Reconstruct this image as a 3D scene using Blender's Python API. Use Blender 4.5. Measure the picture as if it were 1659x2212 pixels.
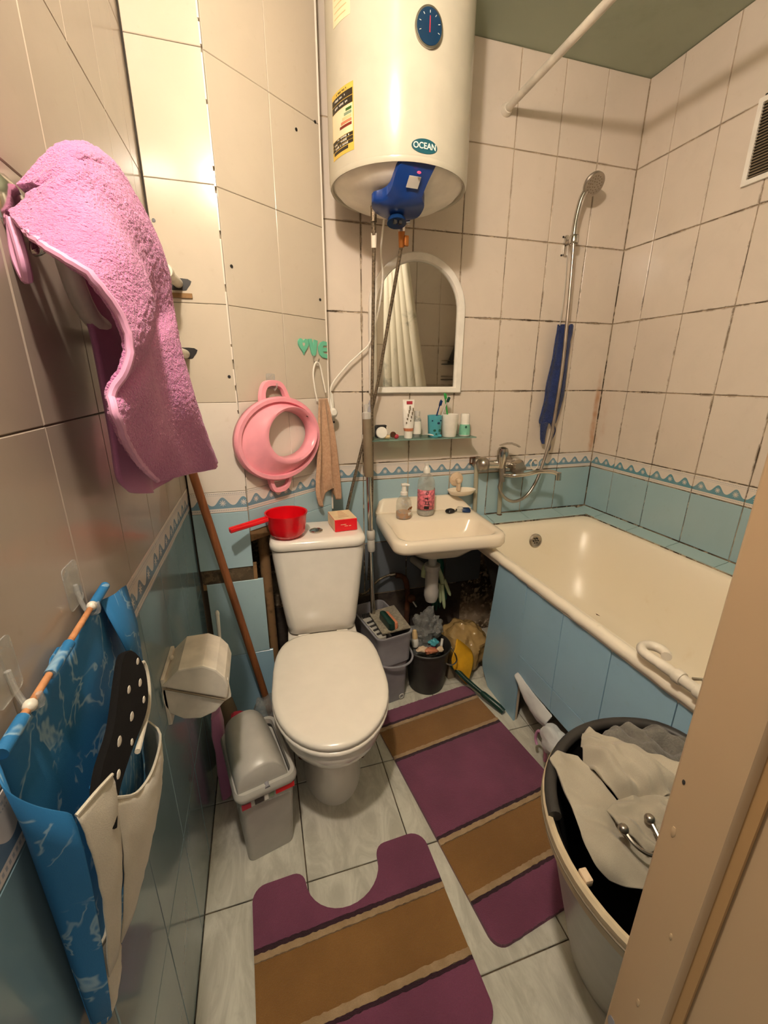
import bpy, bmesh, math, random
from mathutils import Vector, Matrix, noise
R_ = math.radians
random.seed(7)
for o in list(bpy.data.objects): bpy.data.objects.remove(o, do_unlink=True)
SC = bpy.context.scene
COL = SC.collection

# ------------------------------------------------------------------ camera
YAW, PITCH, ROLL, FPX = R_(16.3839), R_(17.8396), R_(0.229), 904.38
cam_d = bpy.data.cameras.new('camera')
cam = bpy.data.objects.new('camera', cam_d); COL.objects.link(cam)
fw = Vector((math.sin(YAW)*math.cos(PITCH), math.cos(YAW)*math.cos(PITCH), -math.sin(PITCH)))
rt = Vector((math.cos(YAW), -math.sin(YAW), 0)); up = rt.cross(fw)
r2 = rt*math.cos(ROLL)+up*math.sin(ROLL); u2 = -rt*math.sin(ROLL)+up*math.cos(ROLL)
cam.matrix_world = Matrix(((r2.x, u2.x, -fw.x, 0), (r2.y, u2.y, -fw.y, 0), (r2.z, u2.z, -fw.z, 1.3), (0, 0, 0, 1)))
cam_d.sensor_fit = 'HORIZONTAL'; cam_d.sensor_width = 36.0
cam_d.lens = FPX/1659*36.0
cam_d.clip_start = 0.02
SC.camera = cam

# ------------------------------------------------------------------ world, exposure
w = bpy.data.worlds.new('world'); SC.world = w; w.use_nodes = True
bg = w.node_tree.nodes['Background']
bg.inputs['Color'].default_value = (1.0, 0.88, 0.74, 1)
bg.inputs['Strength'].default_value = 0.36
SC.view_settings.view_transform = 'Standard'
SC.view_settings.look = 'None'
SC.view_settings.exposure = 0.22
SC.view_settings.gamma = 1.0
SC.view_settings.use_curve_mapping = False

# lamp over the door (the only light of the room)
LAMP_POS = (-0.06, 0.235, 2.215)
LAMP_W = 51.0
LAMP_COL = (1.0, 0.865, 0.735)

# ------------------------------------------------------------------ room numbers
XL, XR, YB, ZC, YF = -0.236, 1.627, 1.75, 2.449, 0.15

# ------------------------------------------------------------------ materials
def lin(c):
    return tuple((v/12.92 if v <= 0.04045 else ((v+0.055)/1.055)**2.4) for v in c)
def hexc(h):
    return lin((int(h[0:2], 16)/255, int(h[2:4], 16)/255, int(h[4:6], 16)/255))
class N:
    def __init__(s, name):
        s.m = bpy.data.materials.new(name); s.m.use_nodes = True
        s.t = s.m.node_tree; s.b = s.t.nodes['Principled BSDF']
    def n(s, typ, **k):
        x = s.t.nodes.new(typ)
        for a, v in k.items(): setattr(x, a, v)
        return x
    def l(s, a, b): s.t.links.new(a, b)
    def math(s, op, a, b=None, c=None):
        x = s.n('ShaderNodeMath', operation=op)
        for i, v in enumerate((a, b, c)):
            if v is None: continue
            if isinstance(v, (int, float)): x.inputs[i].default_value = v
            else: s.l(v, x.inputs[i])
        return x.outputs[0]
    def mix(s, f, a, b):
        x = s.n('ShaderNodeMix', data_type='RGBA')
        if isinstance(f, (int, float)): x.inputs[0].default_value = f
        else: s.l(f, x.inputs[0])
        for i, v in ((6, a), (7, b)):
            if isinstance(v, tuple): x.inputs[i].default_value = (*v, 1)
            else: s.l(v, x.inputs[i])
        return x.outputs[2]
    def noise(s, scale, detail=3, coord=None, rough=0.5, dist=0.0):
        x = s.n('ShaderNodeTexNoise'); x.inputs['Scale'].default_value = scale
        x.inputs['Detail'].default_value = detail; x.inputs['Roughness'].default_value = rough
        x.inputs['Distortion'].default_value = dist
        if coord is None: coord = s.pos()
        s.l(coord, x.inputs['Vector']); return x.outputs[0]
    def pos(s):
        if not hasattr(s, '_g'): s._g = s.n('ShaderNodeNewGeometry')
        return s._g.outputs['Position']
    def obj(s):
        if not hasattr(s, '_o'): s._o = s.n('ShaderNodeTexCoord')
        return s._o.outputs['Object']
    def sep(s, v):
        x = s.n('ShaderNodeSeparateXYZ'); s.l(v, x.inputs[0]); return x.outputs
    def ramp(s, f, lo, hi):
        x = s.n('ShaderNodeMapRange'); x.interpolation_type = 'SMOOTHSTEP'
        s.l(f, x.inputs[0]); x.inputs[1].default_value = lo; x.inputs[2].default_value = hi
        return x.outputs[0]
    def col(s, c):
        if isinstance(c, tuple): s.b.inputs['Base Color'].default_value = (*c, 1)
        else: s.l(c, s.b.inputs['Base Color'])
    def bump(s, h, strength=0.3, dist=0.002):
        x = s.n('ShaderNodeBump'); x.inputs['Strength'].default_value = strength
        x.inputs['Distance'].default_value = dist
        s.l(h, x.inputs['Height']); s.l(x.outputs[0], s.b.inputs['Normal'])
    def set(s, **k):
        for a, v in k.items(): s.b.inputs[a.replace('_', ' ')].default_value = v
MATS = {}
def mat(name, c, rough=0.4, metal=0.0, var=0.12, vscale=18.0, bump=0.0, bscale=120.0, bdist=0.001, **k):
    """plain procedural material: base colour with soft noise variation, optional fine relief"""
    if name in MATS: return MATS[name]
    s = N(name); a = hexc(c)
    d = tuple(max(0, v*(1-var*1.6)) for v in a); e = tuple(min(1, v*(1+var*0.5)) for v in a)
    f = s.ramp(s.noise(vscale, 4, s.obj()), 0.3, 0.7)
    s.col(s.mix(f, d, e))
    s.set(Roughness=rough, Metallic=metal, **k)
    if bump: s.bump(s.noise(bscale, 3, s.obj()), bump, bdist)
    MATS[name] = s.m
    return s.m

def mat_tile(name, base, mold=False, rough=0.16, spec=0.5):
    s = N(name)
    a = hexc(base)
    info = s.n('ShaderNodeObjectInfo')
    rnd = info.outputs['Random']
    f = s.ramp(s.noise(5.0, 6, None, 0.6, 1.2), 0.35, 0.75)
    c = s.mix(s.math('MULTIPLY', f, 0.55), a, tuple(v*0.90 for v in a))
    c = s.mix(s.math('MULTIPLY', rnd, 0.35), c, tuple(v*k for v, k in zip(a, (0.93, 0.90, 0.88))))
    g = s.ramp(s.noise(38, 4), 0.62, 0.8)
    c = s.mix(s.math('MULTIPLY', g, 0.18), c, tuple(v*k for v, k in zip(a, (0.7, 0.62, 0.5))))
    if mold:      # mould creeping from the joints onto the tile edges
        gen = s.sep(s._o.outputs['Generated'] if hasattr(s, '_o') else (s.obj(), s._o.outputs['Generated'])[1])
        def edge(v, wdt): return s.math('SUBTRACT', 1.0, s.ramp(s.math('MINIMUM', v, s.math('SUBTRACT', 1.0, v)), 0.0, wdt))
        e = s.math('MAXIMUM', edge(gen[0], 0.028), edge(gen[2], 0.020))
        pz = s.sep(s.pos())[2]
        low = s.math('SUBTRACT', 1.0, s.math('MULTIPLY', s.ramp(pz, 1.55, 2.2), 0.7))
        k0 = s.math('MULTIPLY', s.math('MULTIPLY', e, s.ramp(s.noise(11, 6, None, 0.75), 0.48, 0.62)), low)
        c = s.mix(s.math('MULTIPLY', k0, 0.72), c, hexc('5C4528'))
        # rust run-down in the corner over the bath
        p = s.sep(s.pos())
        dx = s.math('ABSOLUTE', s.math('SUBTRACT', p[0], 1.607))
        dx = s.math('ADD', dx, s.math('MULTIPLY', s.math('SUBTRACT', s.noise(14, 3), 0.5), 0.03))
        mx = s.math('SUBTRACT', 1.0, s.ramp(dx, 0.003, 0.022))
        mz = s.math('MULTIPLY', s.ramp(p[2], 0.80, 0.92), s.math('SUBTRACT', 1.0, s.ramp(p[2], 1.22, 1.36)))
        k = s.math('MULTIPLY', s.math('MULTIPLY', mx, mz), s.ramp(s.noise(9, 4), 0.2, 0.6))
        k = s.math('MULTIPLY', k, s.ramp(p[1], 1.68, 1.71))
        c = s.mix(s.math('MULTIPLY', k, 0.75), c, hexc('B27A48'))
    s.col(c)
    s.set(Roughness=rough)
    s.b.inputs['Coat Weight'].default_value = 0.15
    s.b.inputs['Specular IOR Level'].default_value = spec
    s.bump(s.noise(22, 3), 0.10, 0.002)
    MATS[name] = s.m
    return s.m

def mat_grout(name, light, dark, amount, scale=30.0, wet=False):
    s = N(name)
    f = s.ramp(s.noise(scale, 5, None, 0.7), 1-amount, 1-amount+0.12)
    g = s.ramp(s.noise(5.0, 3), 0.35, 0.62)
    k = s.math('MULTIPLY', f, s.math('ADD', s.math('MULTIPLY', g, 0.75), 0.25))
    if wet: k = s.math('MULTIPLY', k, s.math('SUBTRACT', 1.0, s.math('MULTIPLY', s.ramp(s.sep(s.pos())[2], 1.5, 2.3), 0.6)))
    s.col(s.mix(k, hexc(light), hexc(dark)))
    s.set(Roughness=0.85); s.bump(s.noise(260, 4), 0.6, 0.002)
    MATS[name] = s.m
    return s.m

def mat_frieze(name, base, blue, height):
    """printed border tile: wave with flower marks and two dotted lines (object space, x along wall, z up)"""
    s = N(name); a = hexc(base); b = hexc(blue)
    p = s.sep(s.obj()); x, z = p[0], p[2]
    per = 0.0645
    u = s.math('SUBTRACT', s.math('MULTIPLY', s.math('FRACT', s.math('DIVIDE', x, per)), per), per/2)
    cw = s.math('ADD', 0.5, s.math('MULTIPLY', s.math('COSINE', s.math('MULTIPLY', u, 2*math.pi/per)), 0.5))
    crest = s.math('ADD', 0.33*height, s.math('MULTIPLY', s.math('POWER', cw, 1.15), 0.36*height))
    m = s.math('MULTIPLY', s.math('LESS_THAN', z, crest), s.math('GREATER_THAN', z, 0.19*height))
    dz = s.math('SUBTRACT', z, 0.43*height)
    th = s.math('ARCTAN2', dz, u)
    rr = s.math('SQRT', s.math('ADD', s.math('MULTIPLY', u, u), s.math('MULTIPLY', dz, dz)))
    star = s.math('LESS_THAN', rr, s.math('ADD', 0.002, s.math('MULTIPLY', s.math('POWER', s.math('ABSOLUTE', s.math('COSINE', s.math('MULTIPLY', th, 4.0))), 2.0), 0.0085)))
    m = s.math('MULTIPLY', m, s.math('SUBTRACT', 1.0, star))
    def dots(z0, hw, pr):
        a1 = s.math('LESS_THAN', s.math('ABSOLUTE', s.math('SUBTRACT', z, z0*height)), hw)
        a2 = s.math('LESS_THAN', s.math('FRACT', s.math('DIVIDE', x, pr)), 0.55)
        return s.math('MULTIPLY', a1, a2)
    d = s.math('MAXIMUM', dots(0.11, 0.0022, 0.0055), dots(0.86, 0.0016, 0.0058))
    d = s.math('MAXIMUM', d, dots(0.78, 0.0008, 0.0029))
    c = s.mix(m, a, b)
    c = s.mix(s.math('MULTIPLY', d, 0.75), c, hexc('8F969B'))
    f = s.ramp(s.noise(20, 4), 0.45, 0.8)
    c = s.mix(s.math('MULTIPLY', f, 0.25), c, tuple(v*0.72 for v in a))
    s.col(c); s.set(Roughness=0.2); s.bump(s.noise(60, 3), 0.15, 0.001)
    MATS[name] = s.m
    return s.m

def mat_floor(name):
    s = N(name); a = hexc('CECABA'); b = hexc('A4A091'); c0 = hexc('E2DECF')
    info = s.n('ShaderNodeObjectInfo')
    mp = s.n('ShaderNodeMapping'); mp.inputs['Scale'].default_value = (9, 3.2, 5)
    mp.inputs['Rotation'].default_value = (0, 0, R_(-24))
    s.l(s.pos(), mp.inputs[0])
    off = s.n('ShaderNodeVectorMath', operation='ADD'); s.l(mp.outputs[0], off.inputs[0])
    cmb = s.n('ShaderNodeCombineXYZ'); s.l(s.math('MULTIPLY', info.outputs['Random'], 40.0), cmb.inputs[0]); s.l(cmb.outputs[0], off.inputs[1])
    f = s.ramp(s.noise(1.6, 8, off.outputs[0], 0.68, 1.4), 0.32, 0.7)
    c = s.mix(f, b, c0)
    c = s.mix(0.45, c, a)
    g = s.ramp(s.noise(30, 5), 0.6, 0.85)
    c = s.mix(s.math('MULTIPLY', g, 0.35), c, hexc('7A6C50'))
    s.col(c); s.set(Roughness=0.38); s.bump(s.noise(50, 4), 0.15, 0.001)
    MATS[name] = s.m
    return s.m

def mat_stain(name, base, stain, amount=0.5, scale=12.0, rough=0.35, metal=0.0, bump=0.15, bscale=150):
    s = N(name)
    f = s.ramp(s.noise(scale, 6, None, 0.65), 1-amount, 1-amount+0.3)
    s.col(s.mix(f, hexc(base), hexc(stain))); s.set(Roughness=rough, Metallic=metal)
    s.bump(s.noise(bscale, 4), bump, 0.001)
    MATS[name] = s.m
    return s.m

def mat_cloth(name, c, c2=None, weave=700, fuzz=0.4, rough=0.9, vscale=6.0, bdist=0.0015):
    s = N(name); a = hexc(c); b = hexc(c2) if c2 else tuple(v*0.75 for v in a)
    f = s.ramp(s.noise(vscale, 5), 0.3, 0.7)
    g = s.ramp(s.noise(weave, 2), 0.3, 0.7)
    cc = s.mix(f, a, b)
    cc = s.mix(s.math('MULTIPLY', g, 0.3), cc, tuple(v*0.62 for v in a))
    s.col(cc); s.set(Roughness=rough)
    s.b.inputs['Sheen Weight'].default_value = 0.25
    s.bump(s.noise(weave, 3), fuzz, bdist)
    MATS[name] = s.m
    return s.m

def mat_wood(name, c, c2):
    s = N(name)
    mp = s.n('ShaderNodeMapping'); mp.inputs['Scale'].default_value = (60, 60, 5); s.l(s.obj(), mp.inputs[0])
    f = s.ramp(s.noise(1.0, 5, mp.outputs[0], 0.6, 0.6), 0.3, 0.7)
    s.col(s.mix(f, hexc(c), hexc(c2))); s.set(Roughness=0.55)
    MATS[name] = s.m
    return s.m

def mat_clear(name, c, rough=0.08, alpha_mix=0.6, ior=1.35):
    """thin clear plastic or glass film: part transparent, part glossy"""
    s = N(name); s.set(Roughness=rough); s.col(hexc(c))
    s.b.inputs['Transmission Weight'].default_value = 0.0
    tr = s.n('ShaderNodeBsdfTransparent'); tr.inputs[0].default_value = (*hexc(c), 1)
    mx = s.n('ShaderNodeMixShader')
    f = s.ramp(s.noise(40, 4, s.obj()), 0.2, 0.9)
    s.l(s.math('ADD', alpha_mix-0.12, s.math('MULTIPLY', f, 0.24)), mx.inputs[0])
    s.l(s.b.outputs[0], mx.inputs[1]); s.l(tr.outputs[0], mx.inputs[2])
    out = s.t.nodes['Material Output']; s.l(mx.outputs[0], out.inputs[0])
    MATS[name] = s.m
    return s.m

mat_tile('tile_cream', 'E3D9CC', rough=0.13)
mat_tile('tile_cream_left', 'A89A8B', rough=0.24, spec=0.3)  # darker copy of the cream tile; dimmer light on the left wall put into the colour
mat_tile('tile_cream_bath', 'D6CABB', mold=True, rough=0.22)
mat_tile('tile_panel', 'C6BBA9', rough=0.16, spec=0.2)
mat_tile('tile_blue', 'A5C2CB', rough=0.2)
mat_tile('tile_blue_bath', '9AB6BC', rough=0.22)
mat_tile('tile_blue_panel', '9CC2D8', rough=0.24)
mat_tile('tile_blue_left', '708A92', rough=0.14)  # shade low on the left wall is painted into this darker blue
mat_tile('tile_ledge', 'A9C4C4', rough=0.3)
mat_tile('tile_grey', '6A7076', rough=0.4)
mat_grout('grout_mold', 'C2AE92', '37260F', 0.62, wet=True)
mat_grout('grout_left', 'B3A593', '8F8170', 0.35)
mat_grout('grout_light', 'CDBEA6', '8A7655', 0.35)
mat_grout('grout_dark', '6B5A42', '1C140C', 0.6)
mat_frieze('frieze', 'DCD2C8', '6F8FA0', 0.075)
mat_frieze('frieze_bath', 'D5CBBE', '5F8D99', 0.075)
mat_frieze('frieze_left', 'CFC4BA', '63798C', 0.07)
mat_floor('floor_tile')
mat_stain('plaster_dark', '4A4038', '1A1512', 0.55, 9, 0.95, 0, 0.6, 60)
mat_stain('plaster_brown', '8A6A45', '3B2A18', 0.5, 20, 0.95, 0, 0.6, 80)
mat_stain('ceiling_paint', '9AA58F', '87917C', 0.5, 3, 0.35, 0, 0.2, 40)
mat_stain('jamb_paint', 'BA9F7C', 'AE926D', 0.45, 4, 0.42, 0, 0.45, 22)
mat_stain('jamb_groove', 'AE8A5C', '9C784A', 0.45, 4, 0.5, 0, 0.4, 30)
mat_stain('wall_outer', 'B9A98F', '9A8A72', 0.4, 3, 0.8, 0, 0.3, 60)
mat('ceramic', 'F2EBE0', 0.10, var=0.02, Coat_Weight=0.4)
mat_stain('ceramic_sink', 'F1E4CE', 'DCC49A', 0.36, 7, 0.13, 0, 0.03, 60)
mat_stain('enamel', 'F1E6CF', 'E2CFA9', 0.42, 3.5, 0.3, 0, 0.04, 60)
mat_stain('enamel_rim', 'E9DFCB', '8F8468', 0.36, 34, 0.4, 0, 0.35, 90)
mat('seat_plastic', 'F3EADC', 0.22, var=0.015)
mat('boiler_white', 'C2BDAC', 0.2, var=0.03, Specular_IOR_Level=0.28)
mat('boiler_under', 'F0EADC', 0.35, var=0.05)  # paler than the tank: bounce light from below put into the colour
mat('white_plastic', 'EAE5DA', 0.35, var=0.06)
mat('white_cable', 'EEE9DC', 0.45, var=0.04)
mat('old_white', 'E2D9C8', 0.4, var=0.12)
mat('chrome', 'C9C5BE', 0.16, 1.0, var=0.06)
mat('chrome_dull', 'B5ADA2', 0.3, 1.0, var=0.15)
mat('steel_hose', '8D7F6B', 0.42, 0.9, var=0.35, vscale=160, bump=0.8, bscale=420, bdist=0.002)
mat('brass', 'A6672F', 0.4, 0.7, var=0.2)
mat('mirror', 'DADBD6', 0.015, 1.0, var=0.02, vscale=4)
mat_stain('mirror_glass', 'D8D8D2', 'C2C2BA', 0.2, 5, 0.02, 1.0, 0.0, 60)
mat_clear('shelf_glass', 'A9C9BC', 0.05, 0.62)
mat_clear('clear_plastic', 'F2F2EE', 0.08, 0.80)
mat_clear('bag_film', 'D6D6D2', 0.08, 0.80)
mat_clear('brown_film', 'B49560', 0.16, 0.14)
mat('blue_plastic', '0E367C', 0.3, var=0.12, Coat_Weight=0.1)
mat('black_plastic', '1D1C1C', 0.38, var=0.2)
mat('grey_plastic', '8F8D92', 0.42, var=0.08)
mat('light_grey_plastic', 'B9B5AC', 0.34, var=0.05)
mat('dark_grey_plastic', '35322F', 0.5, var=0.15)
mat('handle_grey', '7A6C56', 0.6, var=0.08)
mat('pink_plastic', 'FBA6B4', 0.28, var=0.05)
mat('red_plastic', 'DC0F1C', 0.22, var=0.05)
mat('red_box', 'E01722', 0.4, var=0.06)
mat('cream_box', 'E8CFA5', 0.5, var=0.08)
mat('mint', '6CBF9E', 0.5, var=0.06)
mat('teal_cup', '4FA3B0', 0.3, var=0.08)
mat('green_plastic', '2FA045', 0.35, var=0.1)
mat('dark_green', '15382E', 0.35, var=0.15)
mat('glove_green', '0F5B48', 0.5, var=0.2)
mat('glove_pale', 'B9C79B', 0.55, var=0.12)
mat('mint_label', '7FC0A2', 0.4, var=0.1)
mat('pink_label', 'E07A86', 0.4, var=0.35, vscale=90)
mat('amber_liquid', 'C98A45', 0.1, var=0.08)
mat('dark_blue_gloss', '12305E', 0.15, var=0.1)
mat('rust', '5C3418', 0.9, var=0.4, bump=0.6, bscale=90)
mat('yellow_cloth', 'DDA312', 0.75, var=0.12)
mat('sticker_yellow', 'D9B851', 0.4, var=0.06)
mat('sticker_black', '2B2318', 0.4, var=0.2, vscale=300)
mat('sticker_cream', 'E7D9B4', 0.4, var=0.05)
mat('bar_green', '2E5A1E', 0.4); mat('bar_sage', '7C8F74', 0.4); mat('bar_peach', 'E0C08C', 0.4)
mat('bar_orange', 'CB7F5C', 0.4); mat('bar_red', '7A1E0E', 0.4)
mat('teal_badge', '17505C', 0.3); mat('badge_text', 'E9E6DC', 0.4)
mat('dial_face', '10304E', 0.15, var=0.05)
mat('led_red', 'D0203A', 0.3)
MATS['led_red'].node_tree.nodes['Principled BSDF'].inputs['Emission Color'].default_value = (1, 0.05, 0.1, 1)
MATS['led_red'].node_tree.nodes['Principled BSDF'].inputs['Emission Strength'].default_value = 1.5
mat('needle_red', 'B03040', 0.4)
mat_wood('stick_wood', '9A5F35', '7A4625'); mat_wood('dowel_wood', 'C98D5E', 'A96F45')
mat_cloth('towel_pink', 'D583B2', 'C270A2', 420, 1.0, 0.95, 9, 0.004)
mat_cloth('towel_pink_inner', 'CF86AC', 'BE78A0', 900, 0.3, 0.9)
mat('towel_trim', 'D99DBE', 0.8, var=0.1)
mat_cloth('towel_tan', 'CFA786', 'C09675', 500, 0.9, 0.95, 120, 0.003)
mat_cloth('rug_plum', '83435F', '723852', 520, 0.8, 0.95, 7, 0.003)
mat_cloth('rug_dark', '3B1524', '2F0F1B', 520, 0.8, 0.95, 7, 0.003)
mat_cloth('rug_ochre', '966A34', '855C2A', 520, 0.8, 0.95, 6, 0.003)
mat_cloth('rug_beige', 'B99A74', 'A88860', 520, 0.9, 0.95, 30, 0.003)
mat_cloth('cloth_grey', '77736A', '625E56', 300, 0.8, 0.95, 30, 0.003)
mat_cloth('cloth_beige', 'B3AA97', '9C9381', 900, 0.3)
mat_cloth('cloth_white', 'D5D5D2', 'BFBFBE', 900, 0.3)
mat_cloth('mop_pad', 'A69A80', '7E735D', 330, 1.2, 0.95, 90, 0.005)
mat_cloth('mesh_blue', '0E2F73', '0A2356', 260, 1.5, 0.9, 40, 0.005)
mat_cloth('cloth_black', '100D0C', '0A0807', 700, 0.15)
MATS['cloth_black'].node_tree.nodes['Principled BSDF'].inputs['Sheen Weight'].default_value = 0.0
MATS['cloth_black'].node_tree.nodes['Principled BSDF'].inputs['Specular IOR Level'].default_value = 0.2
mat('dot_white', 'DAD2C2', 0.8)
mat_cloth('canvas_white', 'CFC6B2', 'BDB39D', 800, 0.3)
mat('rim_cream', 'D8C4A2', 0.45, var=0.1)
mat_stain('scrub', 'D8BFA0', 'B99A6C', 0.5, 60, 0.8)
def mat_print(name, base, line):
    """blue cotton printed with loose white flower outlines"""
    s = N(name)
    n1 = s.noise(13, 2, s.obj(), 0.5, 0.8); n2 = s.noise(17, 3, s.obj(), 0.55, 0.6)
    e1 = s.math('SUBTRACT', 1.0, s.ramp(s.math('ABSOLUTE', s.math('SUBTRACT', n2, 0.5)), 0.0, 0.030))
    patch = s.ramp(n1, 0.44, 0.52)
    c = s.mix(s.math('MULTIPLY', s.math('MULTIPLY', e1, patch), 0.7), hexc(base), hexc(line))
    f = s.ramp(s.noise(4, 4), 0.3, 0.7)
    c = s.mix(s.math('MULTIPLY', f, 0.3), c, tuple(v*0.6 for v in hexc(base)))
    s.col(c); s.set(Roughness=0.7); s.bump(s.noise(900, 2), 0.2, 0.001)
    MATS[name] = s.m
    return s.m
mat_print('print_blue', '1F6FA3', 'A9C4CC')
def mat_curtain(name):
    s = N(name)
    f = s.ramp(s.noise(7, 5, None, 0.6, 0.8), 0.55, 0.72)
    s.col(s.mix(s.math('MULTIPLY', f, 0.75), hexc('E2DDCB'), hexc('8A8A80'))); s.set(Roughness=0.5)
    MATS[name] = s.m
    return s.m
mat_curtain('curtain_print')
def mat_vent(name):
    s = N(name)
    z = s.sep(s.pos())[2]
    f = s.math('LESS_THAN', s.math('FRACT', s.math('MULTIPLY', z, 125.0)), 0.5)
    s.col(s.mix(f, hexc('6E6350'), hexc('3A3020'))); s.set(Roughness=0.7)
    MATS[name] = s.m
    return s.m

# ------------------------------------------------------------------ mesh helpers
class M:
    def __init__(s): s.v = []; s.f = []
    def add(s, vs, fs):
        k = len(s.v); s.v += [tuple(v) for v in vs]; s.f += [tuple(i+k for i in f) for f in fs]; return s
    def box(s, c, d, rz=0, mtx=None):
        vs = []
        for x in (-.5, .5):
            for y in (-.5, .5):
                for z in (-.5, .5):
                    p = Vector((x*d[0], y*d[1], z*d[2]))
                    if rz: p = Matrix.Rotation(rz, 3, 'Z') @ p
                    if mtx: p = mtx @ p
                    vs.append(p+Vector(c))
        return s.add(vs, [(0, 1, 3, 2), (4, 6, 7, 5), (0, 4, 5, 1), (2, 3, 7, 6), (0, 2, 6, 4), (1, 5, 7, 3)])
    def bb(s, a, b):
        return s.box([(a[i]+b[i])/2 for i in range(3)], [abs(b[i]-a[i]) for i in range(3)])
    def loft(s, rings, cap0=True, cap1=True, closed=True):
        n = len(rings[0]); k = len(s.v)
        for r in rings: s.v += [tuple(p) for p in r]
        for i in range(len(rings)-1):
            for j in range(n if closed else n-1):
                a = k+i*n+j; b = k+i*n+(j+1) % n
                s.f.append((a, b, b+n, a+n))
        if cap0: s.f.append(tuple(k+j for j in range(n-1, -1, -1)))
        if cap1: s.f.append(tuple(k+(len(rings)-1)*n+j for j in range(n)))
        return s
    def lathe(s, prof, c=(0, 0, 0), axis=(0, 0, 1), seg=28, cap0=True, cap1=True):
        ax = Vector(axis).normalized(); t = Vector((1, 0, 0)) if abs(ax.x) < .9 else Vector((0, 1, 0))
        e1 = (t-ax*t.dot(ax)).normalized(); e2 = ax.cross(e1); c = Vector(c)
        rings = [[c+ax*h+(e1*math.cos(2*math.pi*j/seg)+e2*math.sin(2*math.pi*j/seg))*r for j in range(seg)] for r, h in prof]
        return s.loft(rings, cap0, cap1)
    def cyl(s, p0, p1, r0, r1=None, seg=16):
        p0 = Vector(p0); p1 = Vector(p1)
        return s.lathe([(r0, 0), (r0 if r1 is None else r1, (p1-p0).length)], p0, p1-p0, seg)
    def tube(s, pts, r, seg=10, closed=False):
        pts = [Vector(p) for p in pts]; n = len(pts); rings = []; e1 = None
        for i in range(n):
            a = pts[i-1] if (i > 0 or closed) else pts[0]; b = pts[(i+1) % n] if (i < n-1 or closed) else pts[-1]
            d = (b-a).normalized()
            if e1 is None:
                t = Vector((0, 0, 1)) if abs(d.z) < .9 else Vector((1, 0, 0)); e1 = t
            e1 = (e1-d*e1.dot(d)).normalized(); e2 = d.cross(e1)
            rr = r[i] if isinstance(r, (list, tuple)) else r
            rings.append([pts[i]+(e1*math.cos(2*math.pi*j/seg)+e2*math.sin(2*math.pi*j/seg))*rr for j in range(seg)])
        if closed: rings.append(rings[0]); return s.loft(rings, False, False)
        return s.loft(rings)
    def prism(s, poly, fn0, fn1):
        n = len(poly)
        vs = [fn0(*p) for p in poly]+[fn1(*p) for p in poly]
        return s.add(vs, [tuple(range(n-1, -1, -1)), tuple(range(n, 2*n))]+[(i, (i+1) % n, n+(i+1) % n, n+i) for i in range(n)])
    def grid(s, rows):
        return s.loft(rows, False, False, closed=False)
    def ell(s, c, r, seg=16, rings=9, mtx=None):
        rr = []
        for i in range(1, rings):
            t = math.pi*i/rings
            ring = []
            for j in range(seg):
                p = Vector((r[0]*math.sin(t)*math.cos(2*math.pi*j/seg), r[1]*math.sin(t)*math.sin(2*math.pi*j/seg), -r[2]*math.cos(t)))
                if mtx: p = mtx @ p
                ring.append(p+Vector(c))
            rr.append(ring)
        return s.loft(rr)
    def xf(s, fn): s.v = [tuple(fn(Vector(p))) for p in s.v]; return s

def mesh_from(m, name, material, smooth=True, angle=38, bevel=0.0, solid=0.0, sub=0, solid_off=0.0):
    me = bpy.data.meshes.new(name); me.from_pydata(m.v, [], m.f)
    bm = bmesh.new(); bm.from_mesh(me)
    bmesh.ops.remove_doubles(bm, verts=bm.verts, dist=1e-6)
    if not solid: bmesh.ops.recalc_face_normals(bm, faces=bm.faces)
    if bevel:
        ed = [e for e in bm.edges if len(e.link_faces) == 2 and e.calc_face_angle(0) > R_(50)]
        bmesh.ops.bevel(bm, geom=ed, offset=bevel, segments=2, affect='EDGES', profile=0.6, clamp_overlap=True)
    bm.to_mesh(me); bm.free()
    me.materials.append(MATS[material] if isinstance(material, str) else material)
    for p in me.polygons: p.use_smooth = smooth
    if smooth: me.set_sharp_from_angle(angle=R_(angle))
    return me

def rootframe(o):
    while o.parent: o = o.parent
    return o
def ob(name, m, material, parent=None, local=False, smooth=True, angle=38, bevel=0.0, solid=0.0, sub=0, kind=None, label=None, soff=0.0):
    """link ONE mesh object; vertices given in world space unless local=True (then in the thing's own frame)"""
    if parent is not None and not local:
        r = rootframe(parent); inv = r.matrix_basis.inverted(); m.xf(lambda p: inv @ p)
    me = mesh_from(m, name, material, smooth, angle, bevel, solid, sub)
    o = bpy.data.objects.new(name, me); COL.objects.link(o)
    if parent is not None: o.parent = parent
    if sub:
        md = o.modifiers.new('subdivision', 'SUBSURF'); md.levels = sub; md.render_levels = sub
    if solid:
        md = o.modifiers.new('thickness', 'SOLIDIFY'); md.thickness = solid; md.offset = soff
    if kind: o['kind'] = kind
    if label: o['label'] = label
    return o
def thing(name, label, cat, loc=(0, 0, 0), rz=0.0, group=None):
    o = bpy.data.objects.new(name, None); COL.objects.link(o)
    o.empty_display_size = 0.05
    o.location = loc; o.rotation_euler = (0, 0, rz)
    o.matrix_basis = Matrix.Translation(loc) @ Matrix.Rotation(rz, 4, 'Z')
    o['label'] = label; o['category'] = cat
    if group: o['group'] = group
    return o
def tag(o, label, cat, group=None):
    o['label'] = label; o['category'] = cat
    if group: o['group'] = group
    return o
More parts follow.
